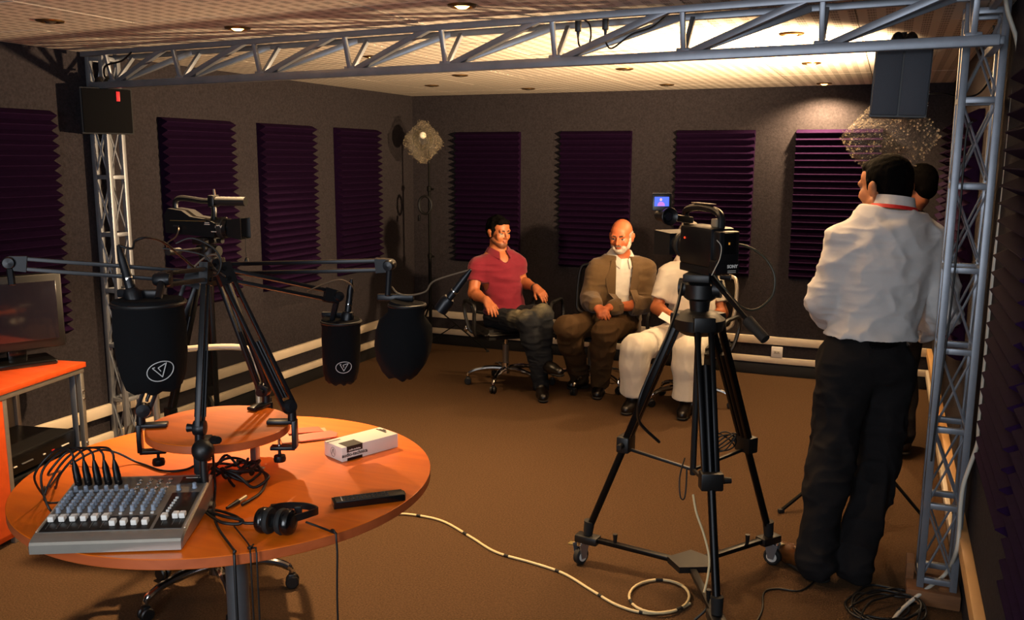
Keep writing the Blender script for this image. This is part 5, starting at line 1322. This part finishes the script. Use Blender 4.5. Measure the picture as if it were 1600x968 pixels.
for y0,y1,w0,h0,w1,h1 in((.15,.245,.098,.082,.128,.096),): 
    A4=[(-w0/2,y0,-h0/2),(w0/2,y0,-h0/2),(w0/2,y0,h0/2),(-w0/2,y0,h0/2)]; B4=[(-w1/2,y1,-h1/2),(w1/2,y1,-h1/2),(w1/2,y1,h1/2),(-w1/2,y1,h1/2)]
    C4=[(x*.93,y,z*.92) for x,y,z in B4]; D4=[(x*.9,y0+.01,z*.9) for x,y,z in A4]
    hd.add([(x,y,z+.075) for x,y,z in A4+B4+C4+D4],[(3,2,1,0)]+[(i,(i+1)%4,4+(i+1)%4,4+i) for i in range(4)]+[(4+i,4+(i+1)%4,8+(i+1)%4,8+i) for i in range(4)]+[(8+i,8+(i+1)%4,12+(i+1)%4,12+i) for i in range(4)]+[(12,13,14,15)])
hd.build('lens_hood',BLACK,vc,smooth=20)
MB().cone((0,.151,.075),(0,.156,.075),.038,.036,24).build('front_glass',mat('lens_glass','#06080c',.05,spec=1.),vc)
MB().tube(smooth_path([(0,-.12,.155),(0,-.115,.195),(0,-.07,.215),(0,.02,.222),(0,.10,.212),(0,.125,.19),(0,.11,.155)],6),[.014]*37,10).build('top_handle',CAMB,vc)
vb((.0,-.10,.172),(.04,.035,.03),'shoe_block',mat('camera_pale','#8d806a',.4),.004)
MB().box((0,0,.2365),(.026,.13,.004),bev=.002).build('handle_pad',mat('handle_tan','#5a4a38',.4),vc)
VI=VM.inverted()
ec=VI@dp(1046,338,3.22); 
ev=MB().lathe([(.0,.010),(.018,.008),(.024,.0),(.031,-.006),(.033,-.004),(.030,.012),(.022,.030),(.020,.075),(0,.08)],o=ec,axis=(0,1,0),n=24).build('viewfinder',CAMB,vc)
MB().cone(ec+Vector((0,.004,0)),ec+Vector((0,.0085,0)),.014,.014,18).build('eyepiece_glass',mat('eyepiece_glass','#1c1a20',.08,spec=1.),ev)
MB().bar(ec+Vector((0,.05,0)),(0,.08,.17),.03,.025,bev=.006).build('viewfinder_arm',CAMB,vc)
lc=VI@dp(1034,316,3.26); ld=VI.to_3x3()@(Vector((0,0,EYE))-dp(1034,316,3.26)).normalized()
LM=basis(lc,VI.to_3x3()@_r,ld)
l0=bpy.data.objects.new('screen_panel',MB().box((0,0,0),(.070,.062,.012),bev=.004).mesh('screen_panel',CAMB)); COL.objects.link(l0); l0.parent=vc; l0.matrix_local=LM
BLUE=mat('screen_blue','#2a48d8',.4,emit=('#2f4fe0',1.6)); SKN=mat('screen_face','#c8a0a0',.4,emit=('#c79a9a',1.2)); PNK=mat('screen_shirt','#a860b0',.4,emit=('#a862b8',1.2)); HRD=mat('screen_hair','#1a1840',.4)
MB().box((.0,.003,.0064),(.052,.034,.001)).build('display',BLUE,l0)
MB().lathe([(0,.0),(.0055,.0),(.0055,.0004),(0,.0004)],o=(-.003,.010,.0069),n=14,sx=.8).build('display_image',SKN,l0)
MB().prism([(-.016,-.013),(.012,-.013),(.010,-.004),(.003,.002),(-.008,.002),(-.014,-.004)],.0069,.0073).build('display_image',PNK,l0)
MB().box((0,.0325,0),(.070,.004,.012),bev=.001).build('top_trim',mat('handle_tan','#5a4a38',.4),l0)
MB().cone(lc+Vector((0,.0,-.034)),ec+Vector((0,.03,.015)),.009,.009,10).build('screen_hinge',CAMB,vc)
rear=Vector((.012,-.171,.026)); text_mesh('SONY',.016,WHITEP,'lettering',vc,basis((.020,-.1703,.022),(1,0,0),(0,-1,0)),.0004,bold=.0006)
for z in(.007,.001): MB().box((.018,-.1703,z),(.034,.001,.002)).build('lettering',LEDW,vc)
MB().box((-.004,-.181,.105),(.005,.002,.008)).build('indicator',mat('orange_indicator','#d08a30',.4,emit=('#d08a30',.6)),vc)
MB().cone((-.045,.035,.11),(-.055,.035,.11),.004,.004,8).build('indicator',mat('red_tally','#d04020',.4,emit=('#e04020',1.5)),vc)
# video cable with yellow connector
yc=dp(1144,380,3.24); YEL=mat('yellow_connector','#d8a51c',.45)
vcab=thing('video_cable','black video cable with a yellow connector looping from the video camera to the tripod handle','cable',yc)
MB().cone((0,0,0),dp(1152,381,3.22)-yc,.009,.008,12).build('connector',YEL,vcab); MB().cone(dp(1136,380,3.25)-yc,Vector((0,0,0)),.007,.007,12).build('plug_tip',CHROME,vcab)
LC=mat('cable_olive','#3c3626',.4)
MB().tube(smooth_path([dp(x,y,3.2)-yc for x,y in((1152,381),(1175,388),(1197,405),(1210,430),(1208,458),(1195,475),(1178,484),(1160,480),(1145,466),(1128,445),(1112,425))],7),.0045,8).build('cord',LC,vcab,smooth=80)
cable('thin_wire','thin pale wire looping down the back of the video camera','cable',[dp(x,y,3.12) for x,y in((1120,375),(1127,385),(1125,403),(1118,418),(1112,430))],.0018,mat('wire_pale','#b8b0a0',.4))
cable('camera_cable','long black cable swinging from the camera head down the left of the tripod','cable',[dp(1066,443,3.25),dp(1058,480,3.2),dp(1040,530,3.12),dp(1012,590,3.1),dp(998,630,3.1),dp(1000,660,3.2),dp(1030,690,3.3)],.006,CABLE)
cable('tripod_strap','black cord hanging in a loop from the tripod column','cord',[dp(1070,715,3.18),dp(1062,745,3.15),dp(1063,775,3.14),dp(1069,778,3.14),dp(1072,760,3.15),dp(1073,730,3.17)],.0028,CABLE)
c0=dp(1130,690,3.38)
cable('tied_cable','black cable tied in a small bundle on the right tripod leg','cable',[Vector((c0.x+.045*math.cos(a*.9+.25*int(a/6.28)),c0.y+.02*math.sin(a),c0.z+.035*math.sin(a+.6*int(a/6.28)))) for a in [k*.8 for k in range(34)]],.003,CABLE,n=5)

# ------------------------------------------------------------------ small camcorder and its tripod
q0=dp(325,364,3.8); tz=q0.z
feet=[Vector((q0.x,q0.y,0))+Vector((math.cos(a),math.sin(a),0))*.40 for a in(math.radians(20),math.radians(140),math.radians(255))]
tripod((q0.x,q0.y),tz,feet,'black camera tripod behind the round table under the small camcorder',tz-.17,.62,.012,handle=(dp(318,388,3.75),dp(280,392,3.6),dp(262,394,3.52)),r=.9)
sy=(_r0*.97+Vector((-.1,-.25,0))).normalized(); sx_=Vector((sy.y,-sy.x,0)); SM=basis(q0+Vector((0,0,-.0135)),sx_,(0,0,1))
sc_=bpy.data.objects.new('camcorder',None); COL.objects.link(sc_); sc_.matrix_world=SM; tag(sc_,'small black camcorder with a top microphone pointing right on a tripod','camcorder'); sc_.empty_display_size=.05
def sb(c,size,name,m=CAMB,bev=.008): return MB().box(c,size,None,bev).build(name,m,sc_)
MB().prism([(-.17,.015),(.06,.0),(.065,.06),(.03,.075),(-.05,.085),(-.09,.11),(-.155,.118),(-.175,.09)],-.05,.05,R=Matrix(((0,0,1),(1,0,0),(0,1,0)))).build('body',CAMB,sc_,smooth=25)
MB().cone((0,.05,.038),(0,.105,.038),.043,.041,24).build('lens_barrel',CAMB,sc_); MB().lathe([(.043,.062),(.046,.066),(.046,.084),(.043,.088)],o=(0,0,.038),axis=(0,1,0),n=28).build('focus_ring',RUBBER,sc_)
MB().lathe([(.040,.105),(.044,.11),(.056,.18),(.053,.18),(.036,.112)],o=(0,0,.038),axis=(0,1,0),n=4,ang=math.pi/4,sx=1.15).build('lens_hood',BLACK,sc_,smooth=20)
MB().cone((0,.108,.038),(0,.112,.038),.034,.034,20).build('front_glass',MATS['lens_glass'],sc_)
MB().tube(smooth_path([(0,-.15,.118),(0,-.145,.150),(0,-.11,.160),(0,-.02,.150),(0,.025,.145),(0,.035,.11),(0,.03,.07)],6),.012,10).build('top_handle',CAMB,sc_)
MB().cone((.0,.02,.150),(.0,.185,.150),.019,.019,16).build('shotgun_microphone',RUBBER,sc_)
MB().box((0,.035,.150),(.052,.03,.05),bev=.006).build('microphone_holder',CAMB,sc_); MB().cone((0,.04,.172),(0,.038,.20),.006,.005,8).build('holder_screw',mat('handle_tan','#5a4a38',.4),sc_)
MB().box((.051,-.06,.068),(.003,.17,.003)).build('trim_line',mat('gold_trim','#9a7c4c',.3,.6),sc_)
text_mesh('HDV',.016,LEDW,'lettering',sc_,basis((.0445,.078,.045),(0,1,0),(1,0,.05)),.0004,bold=.0005)
for z,w in((.062,.022),(.055,.026),(.025,.024)): MB().box((.0512,.03 if z>.03 else .06,z),(.001,w,.003)).build('lettering',LEDW,sc_)
for i in range(3): MB().cone((.050,-.13+.012*i,.045),(.054,-.13+.012*i,.045),.004,.004,8).build('socket',CHROME,sc_)
SI=SM.inverted()
MB().tube([SI@dp(384,372,3.75),SI@dp(384,390,3.75),SI@dp(385,404,3.75)],.0015,6).build('cap_cord',CABLE,sc_)
MB().ball(SI@dp(386,408,3.75),(.012,.010,.018)).build('lens_cap',BLACK,sc_)
o=MB().tube(smooth_path([SM@Vector((.052,-.105,.045)),SM@Vector((.075,-.09,.03)),SM@Vector((.07,-.11,.0)),SM@Vector((.06,-.16,-.03)),dp(262,395,3.75)],6),.003,6).build('video_lead',TAN); tag(o,'tan video lead plugged into the side of the small camcorder','cable')

# ================================================================== loudspeakers
GR=mat('speaker_grille','#3c3e45',.7,bump=(600,.5,.002)); 
def speaker(M,w,d,h,label,split=True,badge=False):
    t=bpy.data.objects.new('loudspeaker',None); COL.objects.link(t); t.matrix_world=M; t.empty_display_size=.05; tag(t,label,'loudspeaker',None)
    MB().prism([(-w/2,0),(w/2,0),(w/2*.78,d),(-w/2*.78,d)],0,h).build('cabinet',BLACK,t,smooth=20)
    if split:
        for s_ in(-1,1): MB().box((s_*w*.247,-.006,h/2),(w*.475,.012,h*.95),bev=.006).build('grille',GR,t)
        MB().box((0,-.004,h/2),(.006,.01,h*.96)).build('centre_rib',BLACK,t)
    else: MB().box((0,-.006,h/2),(w*.95,.012,h*.95),bev=.005).build('grille',BLKFAB,t)
    MB().box((0,d*.5,h+.012),(.07,.05,.03),bev=.01).build('bracket',BLACK,t)
    for s_ in(-1,1): MB().ball((s_*.022,d*.25,h+.022),(.024,.03,.036),12,8).build('bracket_knob',BLACK,t)
    MB().cone((0,d*.5,h),(0,d*.5,h+.06),.010,.010,8).build('mount_rod',BLACK,t)
    if badge: MB().box((w*.22,-.014,h*.82),(.018,.004,.05),bev=.001).build('badge',mat('red_badge','#c8252c',.5,emit=('#d0202a',.25)),t)
    for s_ in(-1,1): MB().cone((w*.5*.9,d*.5,h*.3+s_*.02),(w*.5*.9+.02,d*.5,h*.3+s_*.02),.008,.006,8).build('socket',CHROME,t)
    return t
p0=dp(1402,183,3.12); 
speaker(basis(p0,_r0*.97+Vector((.0,-.30,0)),(.03,0,1)),.185,.15,.235,'grey-fronted loudspeaker hanging from the truss above the standing man')
p1=dp(206,209,depth((-3.78,3.62,1.9))*.985)
speaker(basis(Vector((-3.80,3.56,p1.z)),Vector((.55,.83,0)),(0,0,1)),.25,.16,.235,'black loudspeaker with a small red badge on the left lattice tower',False,True)
cable('speaker_cable','black cable running from the hanging loudspeaker to the right tower','cable',[dp(1446,147,3.2),dp(1475,146,3.35),dp(1505,152,3.4),dp(1530,145,3.4),dp(1548,120,3.4),dp(1560,80,3.4),dp(1552,40,3.4)],.004,CABLE)
cable('speaker_cable','black cable curving above the left loudspeaker to the truss','cable',[Vector((-3.80,3.60,2.10)),dp(164,120,4.55),dp(165,103,4.5),dp(190,95,4.45),dp(205,82,4.4)],.005,CABLE)

# ================================================================== light stands with bubble wrap
BW=mat('bubble_wrap','#d9c9a8',.10,trans=.75,alpha=.36,bump=(60,1.,.012),spec=.8)
def bubble(M,w,h,seed,parent,bub=True):
    rn=random.Random(seed); nu,nv=19,19; pts=[];fs=[]
    for j in range(nv):
        for i in range(nu):
            u=i/(nu-1)*2-1; v=j/(nv-1)*2-1; k=1-.12*(abs(u)**3+abs(v)**3); x=(u+v)*.5*w*k; z=(u-v)*.5*h*k
            y=.06*(1-.6*(u*u+v*v))+.012*math.sin(5*u+2*v)+.010*rn.uniform(-1,1)
            pts.append((x+rn.uniform(-.004,.004),-y,z+rn.uniform(-.004,.004)))
    for j in range(nv-1):
        for i in range(nu-1): a=j*nu+i; fs.append((a,a+1,a+nu+1,a+nu))
    o=MB().add(pts,fs).build('bubble_wrap',BW,parent,smooth=70,mtx=M)
    bm=MB(); 
    for k in range(320):
        q=pts[rn.randrange(len(pts))]; bm.ball((q[0]+rn.uniform(-.01,.01),q[1]-.004,q[2]+rn.uniform(-.01,.01)),(.0045,.003,.0045),6,4)
    s=bm.build('bubbles',BW,o,smooth=80); s['kind']='stuff'
    return o
STANDM=mat('stand_matt_black','#060606',.7,spec=.15)
def light_stand(base,top_z,label,legs,faces,lean=Vector((0,0,0)),legr=.5,hub=.45):
    t=thing('light_stand',label,'light stand',(base[0],base[1],0))
    rads=legr if isinstance(legr,tuple) else (legr,)*len(legs)
    for a,legr in zip(legs,rads):
        d=Vector((math.cos(a),math.sin(a),0))
        MB().bar(Vector((0,0,hub)),d*legr+Vector((0,0,.012)),.016,.012,bev=.003).build('leg',STANDM,t)
        MB().bar(Vector((0,0,.12)),d*legr*.45+Vector((0,0,hub*.57)),.010,.008).build('leg_strut',STANDM,t)
        MB().box(d*legr+Vector((0,0,.011)),(.03,.02,.02),rz(a),.005).build('leg_tip',RUBBER,t)
    MB().cone((0,0,.10),(0,0,top_z*.45),.014,.014,12).build('lower_tube',STANDM,t); MB().cone((0,0,top_z*.45),(0,0,top_z*.75),.011,.011,12).build('middle_tube',STANDM,t); MB().cone((0,0,top_z*.75),(0,0,top_z),.008,.008,12).build('upper_tube',STANDM,t)
    for k in(.45,.75): MB().lathe([(.012,0),(.019,.004),(.019,.04),(.012,.046)],o=(0,0,top_z*k-.02),n=14).build('tube_clamp',STANDM,t); MB().cone((.015,0,top_z*k),(.04,0,top_z*k),.008,.010,8).build('clamp_knob',STANDM,t)
    return t
lsb=Vector((-3.60,6.72,0)); lz=2.224-.36
t=light_stand(lsb,1.90,'tall light stand with an unlit lamp wrapped in bubble wrap in the back corner',(.6,2.7,4.8),None)
tow=(Vector((0,0,1.6))-Vector((lsb.x,lsb.y,1.6))); tow.z=0; tow.normalize()
cp=dp(661,222,depth((lsb.x,lsb.y,1.85)))-lsb
MB().lathe([(.0,-.05),(.045,-.045),(.05,.02),(.09,.09),(.085,.092),(.04,.02),(0,.02)],o=cp+Vector((0,0,.02))-tow*.05,axis=tow,n=24).build('lamp_head',SATIN,t)
MB().ball(cp+tow*.06+Vector((0,0,.055)),.028,14,10).build('bulb',mat('frosted_bulb','#e0d6c0',.2,emit=('#d8c49a',.35)),t)  # faint glow put into the bulb material, though this lamp is off
bubble(basis(cp+tow*.02,Vector((-tow.y,tow.x,0)),(0,0,1)),.215,.235,5,t)
MB().tube([cp+Vector((.03+.06*math.cos(a),-.03,-.52+.075*math.sin(a))) for a in [k*.42 for k in range(15)]],.012,8,True).build('cable_coil',CABLE,t)
MB().box(cp+Vector((-.03,-.03,-.63)),(.02,.02,.05),bev=.004).build('switch',BLACK,t)
rsb=Vector((-.045,4.56,0))
t=light_stand(rsb,1.39,'light stand with a lit lamp in bubble wrap behind the standing man',(3.85,5.85,4.9),None,legr=(.45,.33,.36),hub=.30)
lh=Vector((rsb.x,rsb.y,1.43))
MB().lathe([(.0,-.06),(.045,-.055),(.05,.0),(.095,.07),(.090,.072),(.04,.005),(0,.005)],o=Vector((0,0,1.43)),axis=(-.74,.20,.60),n=24).build('lamp_head',SATIN,t)
b_=bubble(basis(dp(1390,214,depth(lh)-.30)-rsb,Vector((.96,.1,0)),(0,-.25,1)),.26,.26,9,t)
MB().tube([Vector((.02+.04*math.cos(a),-.03,.42+.03*math.sin(a*1.0))) for a in [k*.42 for k in range(15)]],.007,8,True).build('cable_coil',CABLE,t)
ldir=Vector((-.74,.20,.60))
l=lamp('studio_lamp','SPOT',lh+ldir.normalized()*.09-Vector((rsb.x,rsb.y,0)),1150,(1,.68,.38),spot_size=math.radians(135),spot_blend=.7,shadow_soft_size=.06); l.rotation_euler=ldir.to_track_quat('-Z','Y').to_euler(); l.parent=t

# ================================================================== cables on the floor
def ftube(name,label,cat,pts,r,m,z=None,closed=False,group=None): 
    return cable(name,label,cat,[fp(x,y,r+.001 if z is None else z) for x,y in pts],r,m,closed=closed,group=group)
WC=mat('white_cable','#c8b488',.45)
wc=thing('white_floor_cable','cream cable with black tape winding from under the table to the dolly','cable',fp(620,803,.0))
o0=fp(620,803,.0); path=[(612,803),(640,803),(690,813),(735,838),(775,862),(830,878),(880,895),(925,922),(965,945),(1010,957),(1055,953),(1078,942)]
sp_=smooth_path([fp(x,y,.0075)-o0 for x,y in path],8); MB().tube(sp_,.0055,8).build('sheath',WC,wc,smooth=80)
for i in range(10,len(sp_)-4,12): MB().tube([sp_[i],sp_[i+1]],.0062,8).build('tape',RUBBER,wc,smooth=80)
lp=[fp(1030+47*math.cos(a),931+26*math.sin(a),.012+.004*math.sin(a))-o0 for a in [2*math.pi*k/26 for k in range(26)]]; MB().tube(lp,.0055,8,True).build('loop',WC,wc,smooth=80)
for i in(3,11,19): MB().tube(lp[i:i+2],.0062,8).build('tape',RUBBER,wc,smooth=80)
ftube('black_floor_cable','black cable bending across the carpet beneath the standing man','cable',[(1170,990),(1190,955),(1194,925),(1215,919),(1250,922),(1275,905),(1290,885)],.0035,CABLE)
cable('black_floor_cable','black cable coiled round the front foot of the dolly','cable',[fp(1085,968,.02),fp(1100,955,.05),fp(1106,948,.06),fp(1112,960,.03),fp(1125,975,.005),fp(1140,985,.004)],.005,CABLE)
cable('column_cable','cream cable hanging down the front leg of the big tripod','cable',[dp(1083,772,3.14),dp(1088,800,3.12),dp(1100,835,3.1),dp(1108,870,3.08),dp(1106,900,3.06),dp(1100,925,3.05)],.0045,WC)
rn=random.Random(2); pts=[]
for k in range(52):
    a=2*math.pi*k/10; i=k/10; pts.append(fp(1382+(52+rn.uniform(-12,12))*math.cos(a)+i*5-10,940+(24+rn.uniform(-6,6))*math.sin(a)+i*3,.006+.006*i))
cable('cable_coil','coil of black cable lying on the floor by the wooden block','cable',pts,.0048,CABLE)
wp=thing('white_power_cable','thick white cable climbing the right lattice tower from the floor','cable',fp(1400,968,0)); o0=fp(1400,968,0)
pts=[fp(1385,985,.009),fp(1400,962,.009),fp(1418,943,.02),fp(1450,918,.06),fp(1478,895,.10)]+[yp(x,y,3.50) for x,y in((1494,862),(1499,825),(1501,790),(1506,755),(1520,715),(1528,690))]+[yp(1530,660,3.535),yp(1540,560,3.535),yp(1552,430,3.535),yp(1568,300,3.535),yp(1580,180,3.535),yp(1590,90,3.53),yp(1588,60,3.53),yp(1575,20,3.53),yp(1570,-10,3.53)]
MB().tube(smooth_path([p-o0 for p in pts],6),.0075,8).build('sheath',mat('white_cable2','#cfc8b8',.45),wp,smooth=80)
MB().tube([fp(1404,955,.0105)-o0,fp(1407,951,.012)-o0],.0085,8).build('tape',RUBBER,wp)
cable('tie_cable','black cable tied along the inner edge of the right lattice tower','cable',[yp(1520,190,3.535),yp(1510,210,3.535),yp(1500,330,3.535),yp(1488,460,3.535),yp(1470,600,3.535),yp(1455,720,3.535)],.004,CABLE)
